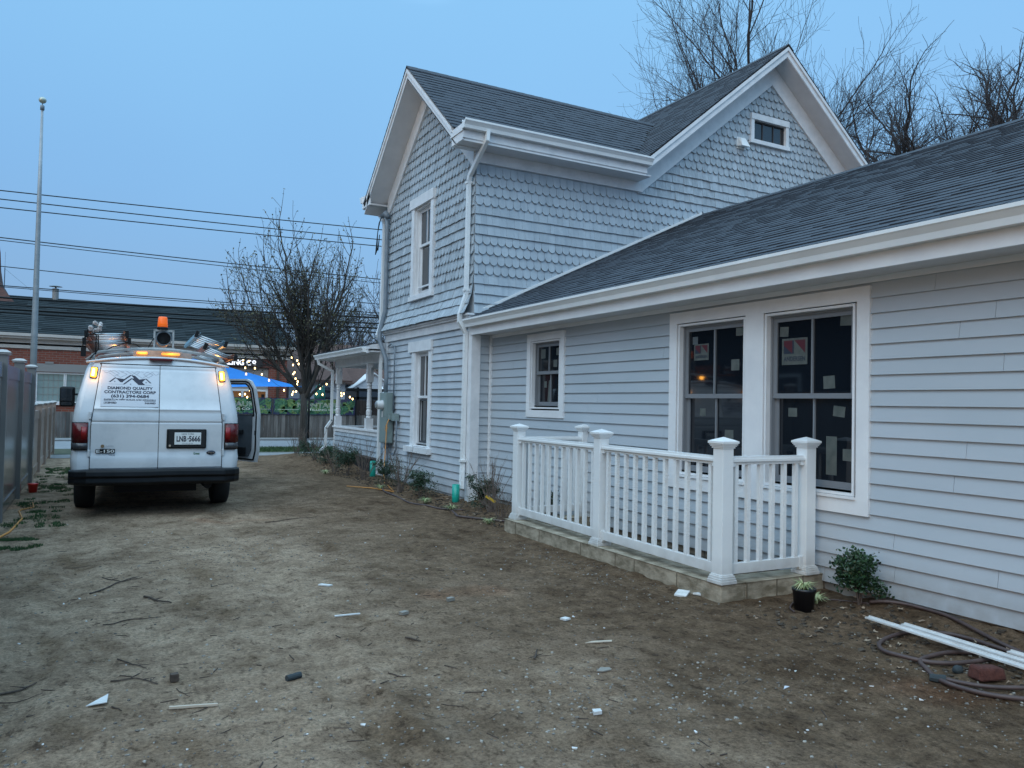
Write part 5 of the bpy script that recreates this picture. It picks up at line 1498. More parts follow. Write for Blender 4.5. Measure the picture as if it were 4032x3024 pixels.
b = MB(); b.box(7.62, 7.72, y0-.10, y0, 0, 3.9); b.build('downspout', M['twig'], SHOP)
# left window with blinds
PBshop = lambda u, d, z: (u, y0-d, z)
W1 = MB(); ring(W1, PBshop, -2.18, .2, 1.22, 2.50, .06, -.15, -.02)
for xx_ in (-1.14, -1.08): W1.wbox(PBshop, xx_-.02, xx_+.02, -.15, -.03, 1.28, 2.44)
wo = W1.build('window', M['trim'], SHOP)
b = MB(); b.box(-2.12, .14, y0+.13, y0+.14, 1.28, 2.44); b.build('pane', mat('curtained_glass', (.15, .22, .23), .25, emit=(.35, .5, .5), estr=.10), wo)
b = MB()
for x in (-1.9, -1.72, -1.54, -1.36, -.9, -.72, -.54): b.box(x-.008, x+.008, y0+.11, y0+.12, 1.28, 2.44)
for z in (1.58, 1.88, 2.18): b.box(-2.12, .14, y0+.108, y0+.118, z-.008, z+.008)
b.build('glazing_bar', M['stonelintel'], wo)
b = MB(); b.box(-2.40, .4, y0-.04, y0, 2.52, 2.86); b.box(-1.85, -1.55, y0-.06, y0-.04, 2.86, 2.94); b.build('lintel', M['stonelintel'], SHOP)
b = MB(); b.box(-2.3, .3, y0-.10, y0, 1.14, 1.21); b.build('sill', M['trim'], SHOP)
# shop front
b = MB(); b.box(4.21, 7.26, y0+.10, y0+.16, 2.02, 3.04); b.build('shop_panel', mat('shop_panel', (.30, .27, .25), .6), SHOP)
b = MB(); ring(b, PBshop, 4.21, 7.26, .1, 2.02, .10, -.16, -.08)
for x in (5.15, 6.05): b.box(x, x+.10, y0+.09, y0+.15, .2, 1.92)
sfo = b.build('shop_window', M['trim'], SHOP)
b = MB(); b.box(4.3, 7.2, y0+.20, y0+.21, .2, 1.95); b.build('pane', mat('warm_lit_interior', (.10, .06, .03), .3, emit=(1.0, .45, .15), estr=.10), sfo)
b = MB(); rr = random.Random(3)
for i in range(9): x = 4.5+i*.31; b.box(x, x+rr.uniform(.05, .2), y0+.185, y0+.195, 1.2, rr.uniform(1.4, 1.85))
b.build('shelf_silhouettes', M['dark'], sfo)
b = MB(); b.box(3.4, 6.95, y0-.09, y0-.03, 3.08, 3.42); sg = b.build('sign_board', mat('dark_sign_board', (.035, .03, .032), .6), SHOP)
M['signtxt'] = mat('glowing_lettering', (.8, .8, .8), .5, emit=(.9, .92, 1.0), estr=1.0)  # emission added to the letters so they read better
tf = lambda x, yv, z: (6.42+x, y0-.12+z*.02, 3.135+yv)
text('DISTILLING C', tf, 'sign_lettering', M['signtxt'], sg, caph=.235, bold=.035, align='RIGHT', xs=.94)
text('o', lambda x, yv, z: (6.47+x, y0-.12, 3.215+yv), 'sign_lettering', M['signtxt'], sg, caph=.225, bold=.035, align='LEFT', xs=.98)
b = MB(); b.box(6.49, 6.64, y0-.122, y0-.118, 3.14, 3.165); b.build('sign_underline', M['signtxt'], sg)
b = MB(); b.box(6.98, 7.30, y0-.24, y0-.06, 3.58, 3.80); b.build('speaker_box', M['black'], SHOP)
# roof vent and antenna
b = MB(); b.lathe((-1.82, 44.0, 6.2), [(.14, 0), (.14, .55)], 10); q = b.build('roof_vent', M['stonelintel'], SHOP)
b = MB(); b.lathe((-1.82, 44.0, 6.75), [(.04, 0), (.04, .10), (.30, .10), (.05, .18), (0, .18)], 10); b.build('cowl', M['galv'], q)
b = MB(); b.tube([(-3.95, 44.2, 6.2), (-3.95, 44.2, 7.6)], .022, 6); b.tube([(-3.95, 44.2, 7.6), (-3.95, 44.2, 8.35)], .007, 4); b.tube([(-3.95, 44.2, 7.55), (-2.85, 44.2, 6.6)], .006, 4); b.build('antenna', M['galv'], SHOP)
# chimney
CH = MB()
cxx, cyy = -5.2, 44.6
pf_ = [(2.15, 5.3), (1.75, 5.9), (1.35, 6.4), (1.08, 6.9), (.98, 7.6), (.93, 8.5), (.84, 9.0), (.84, 9.25), (.75, 9.4), (.75, 9.9)]
for (h0, z0), (h1, z1) in zip(pf_[:-1], pf_[1:]):
    CH.hexa([(cxx-h0, cyy-h0, z0), (cxx+h0, cyy-h0, z0), (cxx+h0, cyy+h0, z0), (cxx-h0, cyy+h0, z0), (cxx-h1, cyy-h1, z1), (cxx+h1, cyy-h1, z1), (cxx+h1, cyy+h1, z1), (cxx-h1, cyy+h1, z1)])
CH.build('chimney', brick_mat('chimney_brick', (.075, .03, .025), (.11, .045, .035), (.06, .04, .035)), SHOP)

# shade sail with its pole
b = MB()
A_, B_, C2 = Vector((7.99, 34.6, 2.13)), Vector((2.2, 36.2, 3.78)), Vector((3.0, 34.0, 1.86))
n_ = 14
P_ = []; idx_ = {}
for i in range(n_+1):
    for j in range(n_+1-i):
        a, c = i/n_, j/n_; e = 1-a-c
        p = A_*a+B_*c+C2*e
        edge = a*c*e*27
        p = p+Vector((0, 0, -.10*edge))
        # hollow edges
        p = p+(((A_+B_+C2)/3)-p)*.10*(4*max(a*c, c*e, a*e)-edge*.9 if edge < .5 else .0)
        idx_[(i, j)] = len(P_); P_.append(p)
Fq = []
for i in range(n_):
    for j in range(n_-i):
        Fq.append((idx_[(i, j)], idx_[(i+1, j)], idx_[(i, j+1)]))
        if i+j < n_-1: Fq.append((idx_[(i+1, j)], idx_[(i+1, j+1)], idx_[(i, j+1)]))
b.add(P_, Fq); b.tube([A_, A_+Vector((.35, .1, .03))], .012, 5)
tag(b.build('shade_sail', mat('blue_sail_cloth', (.004, .16, .52), .7, col2=(.008, .20, .60), nscale=2)), 'bright blue triangular shade sail stretched in front of the brick shop', 'shade sail')
b = MB(); b.tube([(7.77, 32.1, -.1), (7.77, 32.1, 2.15)], .045, 8); b.lathe((7.77, 32.1, -.1), [(.11, 0), (.11, .06), (.05, .10)], 10)
tag(b.build('street_post', M['black'], None, True), 'slim black post at the kerb just right of the street tree trunk', 'post')

# string lights
bul = [(7.19, 3.45), (7.22, 3.31), (7.45, 3.2), (7.51, 3.06), (7.28, 3.01), (7.35, 2.7), (7.3, 2.63), (7.4, 2.44), (7.49, 2.32), (7.47, 2.2), (7.56, 1.99), (7.32, 1.88), (7.44, 1.9), (7.28, 1.77), (6.94, 1.94), (6.32, 2.34), (6.03, 2.57), (5.75, 2.81), (5.37, 2.81), (5.41, 2.56), (5.29, 3.1), (5.5, 3.08), (7.95, 1.91), (8.29, 1.82), (8.07, 2.49), (7.87, 2.33), (5.58, 1.9), (5.19, 1.73), (5.39, 1.74), (5.48, 1.62), (5.64, 1.75), (8.71, 2.25), (8.51, 2.19), (8.44, 2.05), (8.55, 1.8), (8.94, 1.94), (9.36, 1.88), (9.47, 1.86), (9.37, 1.77), (9.74, 1.72), (9.86, 1.64)]
M['bulb'] = mat('lit_warm_bulb', (1, .8, .5), .4, emit=(1.0, .66, .26), estr=8)
SLT = thing('string_lights', 'strings of glowing warm bulbs hung round the street tree and in front of the shop', 'string lights', (7.4, 33, 0))
def yb_(i): return 33.0-.25*((i*7) % 3)
for i, (x, z) in enumerate(bul):
    y = yb_(i); k = y/33.0; xx_ = x*k; zz_ = 1.5+(z-1.5)*k
    b = MB(); b.lathe((xx_, y, zz_-.045), [(0, 0), (.022, .015), (.028, .04), (.022, .07), (.014, .085), (0, .09)], 8); q = b.build('bulb', M['bulb'], SLT, True)
    b = MB(); b.lathe((xx_, y, zz_+.04), [(.02, 0), (.02, .05)], 6); b.build('bulb_cap', M['black'], q)
b = MB()
def pt(i):
    x, z = bul[i]; y = yb_(i); k = y/33.0; return (x*k, y, 1.5+(z-1.5)*k+.09)
for ch in ([0, 1, 4, 5, 6, 7, 8, 9, 10, 22, 23], [0, 2, 3, 4], [17, 16, 15, 14, 12, 10], [20, 18, 19], [21, 17], [11, 13, 12], [24, 25, 10], [24, 31, 32, 33, 35, 36, 37, 39, 40], [34, 35, 38], [27, 28, 26, 30, 29], [26, 14]):
    for a, c in zip(ch[:-1], ch[1:]):
        p0, p1 = Vector(pt(a)), Vector(pt(c)); m_ = (p0+p1)/2+Vector((0, 0, -.03-.04*(p1-p0).length)); b.tube([p0, m_, p1], .006, 4)
b.build('cable', M['black'], SLT)

# green patio parasols folded and a heater beyond the fence
b = MB(); b.lathe((9.1, 35.6, 1.0), [(.03, 0), (.03, .5), (.24, .55), (.26, .75), (.20, 1.2), (.05, 1.28), (0, 1.3)], 12); tag(b.build('patio_cover', mat('green_cloth', (.01, .10, .08), .8, col2=(.02, .16, .13), nscale=6), None, True), 'dark green covered patio heater beyond the banner beside the porch downspout', 'cover')
# pergola frame
PG = thing('pergola', 'dark framed pergola with striped awning beyond the pickets behind the porch', 'pergola', (12.5, 38, 0))
for x in (11.6, 14.2):
    b = MB(); b.box(x-.05, x+.05, 37.9, 38.0, 0, 2.25); b.build('post', M['black'], PG)
b = MB(); b.box(11.0, 14.6, 37.85, 37.95, 2.05, 2.2); b.box(11.3, 14.6, 37.9, 38.0, 1.65, 1.78); b.build('beam', M['black'], PG)
b = MB()
for i in range(7): b.hexa([(12.9+i*.22, 37.7, 1.85), (13.0+i*.22, 37.7, 1.85), (13.0+i*.22, 37.75, 1.85), (12.9+i*.22, 37.75, 1.85), (13.2+i*.22, 39.3, 2.4), (13.3+i*.22, 39.3, 2.4), (13.3+i*.22, 39.35, 2.4), (13.2+i*.22, 39.35, 2.4)])
b.build('awning_slats', M['trim'], PG)

# ------------------------------------------------------------------ houses far behind
M['brownroof'] = mat('brown_roof', (.075, .042, .034), .95, col2=(.11, .062, .050), nscale=6, stretch=(1, 1, 4))
M['wsiding'] = mat('white_lap_siding', (.46, .48, .52), .7, tone=.08)
HB = thing('white_house', 'white-sided house with a brown roof and small front gable seen under the porch roof', 'house', (14.5, 48, 0))
b = MB(); b.box(11.6, 22, 46, 53, 0, 2.9); b.build('wall', M['wsiding'], HB)
b = MB()
b.hexa([(10.9, 45.2, 2.55), (22.5, 45.2, 2.55), (22.5, 49.5, 5.1), (10.9, 49.5, 5.1), (10.9, 45.2, 2.65), (22.5, 45.2, 2.65), (22.5, 49.5, 5.2), (10.9, 49.5, 5.2)])
b.hexa([(10.9, 53.8, 2.55), (22.5, 53.8, 2.55), (22.5, 49.5, 5.1), (10.9, 49.5, 5.1), (10.9, 53.8, 2.65), (22.5, 53.8, 2.65), (22.5, 49.5, 5.2), (10.9, 49.5, 5.2)])
b.build('roof', M['brownroof'], HB)
b = MB()
for i in range(9):
    z = 2.30+i*.12; hw = max(0, (1.28-(z-2.30)*1.45)); b.tone = random.Random(i).random()
    if hw > .05: b.hexa([(14.6-hw, 44.6, z), (14.6+hw, 44.6, z), (14.6+hw, 46.5, z), (14.6-hw, 46.5, z), (14.6-hw+.16, 44.615, z+.12), (14.6+hw-.16, 44.615, z+.12), (14.6+hw-.16, 46.5, z+.12), (14.6-hw+.16, 46.5, z+.12)])
b.build('front_gable', M['wsiding'], HB)
b = MB()
for s_ in (-1, 1): b.hexa([(14.6, 44.5, 3.20), (14.6, 47.4, 3.20), (14.6+s_*1.5, 47.4, 2.20), (14.6+s_*1.5, 44.5, 2.20), (14.6, 44.5, 3.28), (14.6, 47.4, 3.28), (14.6+s_*1.5, 47.4, 2.28), (14.6+s_*1.5, 44.5, 2.28)])
b.build('gable_trim', M['trim'], HB)
b = MB(); b.box(13.6, 15.6, 44.58, 44.62, 1.0, 2.2); b.build('window', M['glass_old'], HB)
HB2 = thing('grey_house', 'pale house with a brown roof behind the string lights right of the brick shop', 'house', (11, 44, 0))
b = MB(); b.box(9.3, 12.4, 43, 49, 0, 2.75); b.build('wall', M['wsiding'], HB2)
b = MB(); b.hexa([(9.0, 42.6, 2.6), (12.7, 42.6, 2.6), (12.7, 46, 4.3), (9.0, 46, 4.3), (9.0, 42.6, 2.7), (12.7, 42.6, 2.7), (12.7, 46, 4.4), (9.0, 46, 4.4)]); b.add([(9.0, 46, 4.4), (12.7, 46, 4.4), (12.7, 49.4, 2.7), (9.0, 49.4, 2.7)], [(0, 1, 2, 3)]); b.build('roof', M['brownroof'], HB2)
for x in (9.9, 11.2):
    b = MB(); b.box(x, x+.45, 42.96, 43.0, 1.5, 2.3); b.build('window', M['glass_old'], HB2)
# neighbour on the left, outside the picture, mirrored dark in the window panes
NB = thing('neighbour_house', 'dark-sided neighbouring house standing beyond the vinyl fence', 'house', (-11, 15, 0))
M['nb'] = mat('dark_lap_siding', (.055, .06, .07), .8)
b = MB()
for i in range(26): b.hexa([(-15, 1, i*.18), (-7.0, 1, i*.18), (-7.0, 30, i*.18), (-15, 30, i*.18), (-15, 1.0, i*.18+.18), (-7.03, 1.0, i*.18+.18), (-7.03, 30, i*.18+.18), (-15, 30, i*.18+.18)])
b.build('wall', M['nb'], NB)
b = MB(); b.prism([(-15.4, .6, 4.6), (-6.6, .6, 4.6), (-11, .6, 7.2)], (0, 29.8, 0)); b.build('roof', M['shoproof'], NB)
for y in (4, 10, 16, 22):
    b = MB(); b.box(-7.02, -6.97, y, y+1, 1.2, 2.6); q = b.build('window', M['trim'], NB)
    b = MB(); b.box(-6.98, -6.96, y+.1, y+.9, 1.3, 2.5); b.build('pane', M['glass_old'], q)

# ------------------------------------------------------------------ overhead wires
wires = [(7.69, 7.95+.03, .018), (7.48, 7.66, .018), (7.27, 7.46, .018), (6.26, 6.12, .017), (6.22, 6.02, .013), (5.46, 5.25, .014), (4.81, 4.85, .016), (4.80, 4.78, .012), (4.50, 4.72, .036), (4.23, 4.45, .028), (4.13, 4.30, .034), (4.05, 4.16, .026)]
names = ['topmost thin wire of the bundle above the road', 'second thin wire from the top above the road', 'third thin wire from the top above the road', 'fourth thin wire from the top, mid sky', 'fifth thin wire from the top, just under the fourth', 'lone thin wire in the gap below the mid-sky pair', 'thin wire just above the shop ridge', 'fine wire hugging the underside of the one above the shop ridge',
         'thickest black cable sagging across the shop roof', 'black cable second from the top across the shop roof', 'black cable third from the top across the shop roof', 'lowest black cable across the shop roof']
for i, (za, zb_, r_) in enumerate(wires):
    sl_ = (zb_-za)/11.7
    y = 28.0+.25*(i % 3)
    pts = []
    for k_ in range(25):
        x = -30+k_*3.0
        pts.append((x, y, za+sl_*(x+2.6)+.0006*((x-3)**2-31)))
    b = MB(); b.tube(pts, r_, 5)
    tag(b.build('overhead_wire', M['black']), names[i], 'wire', 'overhead wires along the road')

# ------------------------------------------------------------------ trees
def grow(mb, leafs, p, d, L_, r, lev, rr, P):
    """one branch as a tapering bent tube, then its children"""
    n = 4 if lev < 2 else 3
    pts = [p]; rad = [r]; dirs = [d]
    cur = p.copy(); dd = d.copy()
    r1 = max(r*P['taper'], P['rmin'])
    for i in range(n):
        dd = (dd+Vector((rr.gauss(0, 1), rr.gauss(0, 1), rr.gauss(0, 1)))*P['wob']+Vector((0, 0, P['up']))*(1 if lev > 0 else .3)).normalized()
        cur = cur+dd*(L_/n); pts.append(cur.copy()); dirs.append(dd.copy()); rad.append(r+(r1-r)*(i+1)/n)
    mb.tube(pts, rad, 8 if lev == 0 else (5 if lev < 3 else 3), cap=False)
    if lev >= P['lev']:
        if leafs is not None:
            for k in range(P.get('buds', 2)):
                q = pts[-1-rr.randint(0, 1)]+Vector((rr.gauss(0, .02), rr.gauss(0, .02), rr.gauss(0, .02))); s = P.get('bs', .03)*rr.uniform(.6, 1.4)
                a = Vector((rr.gauss(0, 1), rr.gauss(0, 1), rr.gauss(0, 1))).normalized()*s; c = Vector((rr.gauss(0, 1), rr.gauss(0, 1), rr.gauss(0, 1))).normalized()*s
                leafs.tone = rr.random(); leafs.add([q-a, q+c, q+a, q-c], [(0, 1, 2, 3)])
        return
    nc = P['kids'][lev]
    for k in range(nc):
        f = P['start'][lev]+(1-P['start'][lev])*((k+rr.random()*.8)/nc)
        i = min(n-1, int(f*n)); t_ = f*n-i
        q = pts[i].lerp(pts[i+1], t_); base = dirs[min(i+1, n)]
        az = rr.uniform(0, 2*pi)+k*2.4
        side = base.cross(Vector((cos(az), sin(az), .3))).normalized()
        ang = rr.uniform(*P['ang'][lev])
        nd = (base*cos(ang)+side*sin(ang)).normalized()
        grow(mb, leafs, q, nd, L_*rr.uniform(*P['len'][lev]), (rad[i]+(rad[i+1]-rad[i])*t_)*rr.uniform(.5, .7), lev+1, rr, P)
    grow(mb, leafs, pts[-1], (dirs[-1]+Vector((rr.gauss(0, .15), rr.gauss(0, .15), .1))).normalized(), L_*P['len'][lev][1], rad[-1], lev+1, rr, P)

def tree(name, label, loc, trunk_h, trunk_r, limbs, P, seed, bark, group=None, buds=False, spread=(.2, .9), L0=3.0, lean=None, tops=None):
    t = thing(name, label, 'tree', loc, 0, group)
    rr = random.Random(seed)
    base = Vector(loc)
    q = MB()
    top = base+Vector((0, 0, trunk_h))
    q.tube([base+Vector((0, 0, -.1)), base+Vector((0, 0, .12)), base+Vector((0, 0, trunk_h*.5)), top], [trunk_r*1.7, trunk_r*1.15, trunk_r, trunk_r*.95], 12)
    q.build('trunk', bark, t, True)
    q = MB(); lf = MB() if buds else None
    for k in range(limbs):
        az = 2*pi*k/limbs+rr.uniform(-.3, .3); el = rr.uniform(*spread)
        if tops: az, el, ll = tops[k]
        else: ll = L0*rr.uniform(.8, 1.15)
        d = Vector((cos(az)*sin(el), sin(az)*sin(el), cos(el)))
        z_ = top-Vector((0, 0, rr.uniform(0, .35)*trunk_h*.6))
        grow(q, lf, z_, d, ll, trunk_r*rr.uniform(.42, .62), 0, rr, P)
    q.build('branches', bark, t)
    if buds: lf.build('buds', M['leaf_bud'], t)
    return t
PS = dict(lev=4, kids=[5, 4, 3, 2], start=[.25, .2, .2, .2], ang=[(.4, .75), (.45, .8), (.45, .9), (.4, 1.0)], len=[(.42, .56), (.45, .62), (.5, .65), (.5, .7)], wob=.09, up=.10, taper=.62, rmin=.006, buds=2, bs=.028)
tree('street_tree', 'budding ornamental pear tree with a dense upswept crown on the verge by the road', (6.27, 26.6, -.1), 1.85, .122, 10, PS, 8, M['bark'], None, True, (.12, .86), 2.7)
PB_ = dict(lev=5, kids=[4, 4, 3, 3, 2], start=[.10, .2, .2, .15, .1], ang=[(.35, .62), (.4, .75), (.45, .85), (.45, .9), (.45, 1.0)], len=[(.5, .7), (.5, .72), (.5, .7), (.5, .75), (.5, .8)], wob=.12, up=.06, taper=.6, rmin=.006)
tree('bare_tree', 'tall bare tree with separate feathery limbs rising behind the ridge of the house', (28.2, 27.0, 0), 9.6, .22, 6, PB_, 12, M['bark_far'], 'bare trees behind the house', False, (.1, .75), 6.0,
     tops=[(2.65, .62, 5.6), (2.75, .28, 5.9), (2.2, .06, 6.2), (-.49, .18, 4.4), (-.45, .90, 1.2), (2.65, 1.0, 4.0)])
PR = dict(lev=4, kids=[4, 3, 3, 3], start=[.2, .2, .2, .15], ang=[(.45, .9), (.5, .9), (.5, 1.0), (.5, 1.1)], len=[(.55, .75), (.55, .75), (.5, .75), (.5, .75)], wob=.16, up=.03, taper=.6, rmin=.006)
tree('bare_tree', 'low spreading bare tree just right of the rear gable', (29.3, 22.5, 0), 10.6, .17, 6, PR, 61, M['bark_far'], 'bare trees behind the house', False, (.3, 1.1), 2.2)
tree('bare_tree', 'round-crowned bare tree above the wing ridge, second from the gable', (32.2, 22.5, 0), 12.4, .18, 6, PR, 62, M['bark_far'], 'bare trees behind the house', False, (.15, 1.0), 2.5)
tree('bare_tree', 'round-crowned bare tree above the wing ridge, third from the gable', (36.6, 22.5, 0), 14.2, .18, 6, PR, 63, M['bark_far'], 'bare trees behind the house', False, (.15, 1.0), 2.6)
tree('bare_tree', 'rightmost bare tree, cut by the edge of the picture', (40.6, 22.5, 0), 15.6, .19, 6, PR, 64, M['bark_far'], 'bare trees behind the house', False, (.15, 1.0), 2.5)
PT = dict(PR); PT.update(lev=4, kids=[5, 4, 3, 2], rmin=.008)
tree('bare_tree', 'slender bare tree showing between the street tree and the house corner', (11.3, 31.5, 0), 2.8, .10, 5, PT, 41, M['bark_far'], None, False, (.1, .7), 2.3)
for i, (x, y, L_) in enumerate(((13.2, 55, 2.6), (17.5, 58, 2.6), (22.0, 56, 2.8))):
    tree('bare_tree', ['distant bare tree left of the white gable under the porch roof', 'distant bare tree behind the white gable', 'distant bare tree right of the white gable, mostly behind the house'][i], (x, y, 0), 2.5, .18, 6, PT, 51+i, M['bark_far'], 'distant bare trees', False, (.2, 1.0), L_)

# ------------------------------------------------------------------ planting
def shrub(name, label, x, y, r, h, n, seed, grp, stemn=7, z=None, sz=.022, lift=.12):
    z = gz(x, y) if z is None else z
    t = thing(name, label, 'shrub', (x, y, z), 0, grp)
    rr = random.Random(seed); q = MB(); tips = []
    for k in range(stemn):
        a = rr.uniform(0, 2*pi); rad_ = r*rr.uniform(.2, .85)
        tip = Vector((x+cos(a)*rad_, y+sin(a)*rad_, z+h*rr.uniform(.55, .95))); m_ = Vector((x+cos(a)*rad_*.4, y+sin(a)*rad_*.4, z+h*.4))
        q.tube([(x+rr.uniform(-.02, .02), y+rr.uniform(-.02, .02), z-.03), m_, tip], [.006, .004, .002], 5, cap=False); tips.append((m_, tip))
        for j in range(4):
            f = rr.random(); s = m_.lerp(tip, f); e = s+Vector((rr.uniform(-1, 1), rr.uniform(-1, 1), rr.uniform(-.1, .9)))*r*.35; q.tube([s, e], [.003, .0015], 4, cap=False); tips.append((s, e))
    q.build('stems', M['stem'], t)
    q = MB()
    clumps = [(rr.uniform(0, 2*pi), rr.random()**.5*.8, rr.uniform(lift, .95)) for _ in range(16)]
    for i in range(n):
        if rr.random() < .55:
            a, c = rr.choice(tips); p = a.lerp(c, rr.uniform(.3, 1.05))+Vector((rr.gauss(0, .018), rr.gauss(0, .018), rr.gauss(0, .018)))
        else:
            ca, cr_, cz_ = rr.choice(clumps); rr_ = r*cr_*(1-.5*abs(cz_-.55))
            p = Vector((x+cos(ca)*rr_, y+sin(ca)*rr_, z+h*cz_))+Vector((rr.gauss(0, r*.17), rr.gauss(0, r*.17), rr.gauss(0, h*.09)))
        if p.z < z+.01: continue
        d = Vector((rr.gauss(0, 1), rr.gauss(0, 1), rr.gauss(.4, .7))).normalized(); s = d.cross(Vector((rr.gauss(0, 1), rr.gauss(0, 1), rr.gauss(0, 1)))).normalized(); L_ = sz*rr.uniform(.7, 1.3); w_ = L_*.36
        q.tone = min(1, rr.random()**2+.25*max(0, (p.z-z)/h-.6)*2)
        n_ = d.cross(s)
        q.add([p, p+d*L_*.5+s*w_+n_*.15*L_, p+d*L_, p+d*L_*.5-s*w_+n_*.15*L_], [(0, 1, 2, 3)])
    q.build('leaves', M['leaf'], t)
def twiggy(name, label, x, y, r, h, n, seed, grp, tagc=None):
    z = gz(x, y); t = thing(name, label, 'shrub', (x, y, z), 0, grp); rr = random.Random(seed); q = MB()
    for k in range(n):
        a = rr.uniform(0, 2*pi); sp = rr.uniform(.2, 1)*r; hh = h*rr.uniform(.55, 1.05)
        p0 = Vector((x+rr.uniform(-.05, .05), y+rr.uniform(-.05, .05), z-.03)); p2 = p0+Vector((cos(a)*sp, sin(a)*sp, hh)); p1 = p0.lerp(p2, .5)+Vector((rr.uniform(-.03, .03), rr.uniform(-.03, .03), .03))
        q.tube([p0, p1, p2], [.0045, .0035, .0018], 5, cap=False)
        for j in range(3):
            f = rr.uniform(.3, .95); s = (p0.lerp(p1, f*2) if f < .5 else p1.lerp(p2, f*2-1)); e = s+(p2-p0).normalized()*hh*.3+Vector((rr.uniform(-1, 1), rr.uniform(-1, 1), rr.uniform(-.2, .4)))*.08; q.tube([s, e], [.0025, .0012], 4, cap=False)
    q.build('twigs', M['stem'], t)
    if tagc:
        q = MB(); q.obox((x-.06, y-.12, z+.20), Vector((.075, .0, -.045)), Vector((0, .002, 0)), Vector((.010, 0, .014))); q.build('plant_tag', M['yellow'], t)
shrub('holly_shrub', 'round-topped leafy shrub beside the potted plant at the wing wall', 5.27, 4.07, .21, .38, 2600, 1, 'leafy shrubs along the house', 9, sz=.032, lift=.30)
shrub('holly_shrub', 'low dark leafy shrub mixed with bare twigs left of the railing', 4.98, 10.1, .28, .46, 2400, 2, 'leafy shrubs along the house')
shrub('holly_shrub', 'dark rounded leafy shrub under the lower driveway window', 4.66, 11.75, .29, .44, 2600, 3, 'leafy shrubs along the house')
shrub('holly_shrub', 'dark leafy shrub at the foot of the electric meter', 4.66, 13.35, .32, .50, 2400, 4, 'leafy shrubs along the house')
shrub('holly_shrub', 'taller leafy shrub in front of the porch, nearest the meter', 4.62, 15.7, .36, .55, 2600, 5, 'leafy shrubs along the house', sz=.026)
shrub('holly_shrub', 'leafy shrub in front of the middle of the porch', 4.68, 17.6, .36, .38, 2000, 6, 'leafy shrubs along the house', sz=.026)
shrub('holly_shrub', 'leafy shrub below the porch corner', 4.7, 19.6, .38, .40, 2000, 7, 'leafy shrubs along the house', sz=.026)
shrub('holly_shrub', 'small dark shrub inside the light well behind the balusters', 5.3, 8.72, .10, .42, 500, 8, 'leafy shrubs along the house')
twiggy('bare_shrub', 'bare twiggy shrub with a yellow tag left of the railing', 4.92, 9.75, .42, .72, 26, 1, 'bare twiggy shrubs along the house', True)
twiggy('bare_shrub', 'bare brown twiggy shrub between the meter and the lower window', 4.62, 12.55, .36, .74, 26, 2, 'bare twiggy shrubs along the house')
twiggy('bare_shrub', 'bare twiggy shrub just left of the green drain pipe by the meter', 4.62, 14.6, .38, .74, 22, 3, 'bare twiggy shrubs along the house')
twiggy('bare_shrub', 'bare twiggy shrub in front of the porch near the taller leafy one', 4.6, 16.6, .40, .78, 22, 4, 'bare twiggy shrubs along the house')
twiggy('bare_shrub', 'bare twiggy shrub at the porch middle', 4.6, 18.4, .4, .8, 22, 5, 'bare twiggy shrubs along the house')
twiggy('bare_shrub', 'bare twiggy shrub farthest along, past the porch corner', 4.7, 20.6, .4, .7, 20, 6, 'bare twiggy shrubs along the house')
twiggy('bare_shrub', 'thin bare shrub close to the railing corner post', 4.75, 9.1, .35, .45, 14, 7, 'bare twiggy shrubs along the house')
def tuft(label, x, y, h, n, seed, z=None, par=None, w_=.005):
    z = gz(x, y) if z is None else z
    rr = random.Random(seed); q = MB()
    for k in range(n):
        a = rr.uniform(0, 2*pi); L_ = h*rr.uniform(.7, 1.2); c, s = cos(a), sin(a); b0 = Vector((x+c*.01, y+s*.01, z)); p1 = b0+Vector((c*L_*.35, s*L_*.35, L_*.55)); p2 = b0+Vector((c*L_*.95, s*L_*.95, L_*rr.uniform(.1, .7))); sd = Vector((-s*w_, c*w_, 0))
        q.tone = rr.random(); q.add([b0-sd*.6, b0+sd*.6, p1+sd, p1-sd, p2], [(0, 1, 2, 3), (3, 2, 4)])
    if par: return q.build('foliage', M['leaf_var'], par)
    return tag(q.build('grass_tuft', M['leaf_var']), label, 'plant', 'variegated tufts along the bed')
tuft('small variegated tuft at the soil edge under the lower window', 4.45, 11.0, .13, 60, 1)
tuft('small variegated tuft in front of the green drain pipe at the house corner', 4.50, 10.15, .13, 60, 2)
tuft('small variegated tuft at the foot of the first railing post', 4.44, 8.85, .12, 50, 3)
tuft('small variegated tuft near the meter shrub', 4.40, 12.95, .13, 60, 4)
tuft('small variegated tuft farthest along in front of the porch', 4.3, 16.2, .14, 60, 5)
tuft('withered leafy tuft between the flower pot and the shrub', 5.02, 4.27, .11, 60, 6)
# potted plant
PT_ = thing('flower_pot', 'black nursery pot with a variegated plant at the end of the curb', 'plant pot', (4.83, 4.22, gz(4.83, 4.22)))
zz_ = gz(4.83, 4.22)-.02
b = MB(); b.lathe((4.83, 4.22, zz_), [(.0, 0), (.068, 0), (.084, .165), (.090, .168), (.090, .190), (.084, .190), (.080, .165), (0, .165)], 26); b.build('pot', M['pot'], PT_, True)
b = MB(); b.lathe((4.83, 4.22, zz_+.16), [(0, 0), (.081, .004), (.04, .014), (0, .016)], 16); b.build('soil', mat('potting_soil', (.02, .015, .012), .98), PT_)
tuft('', 4.83, 4.22, .095, 80, 9, zz_+.17, PT_, .007)

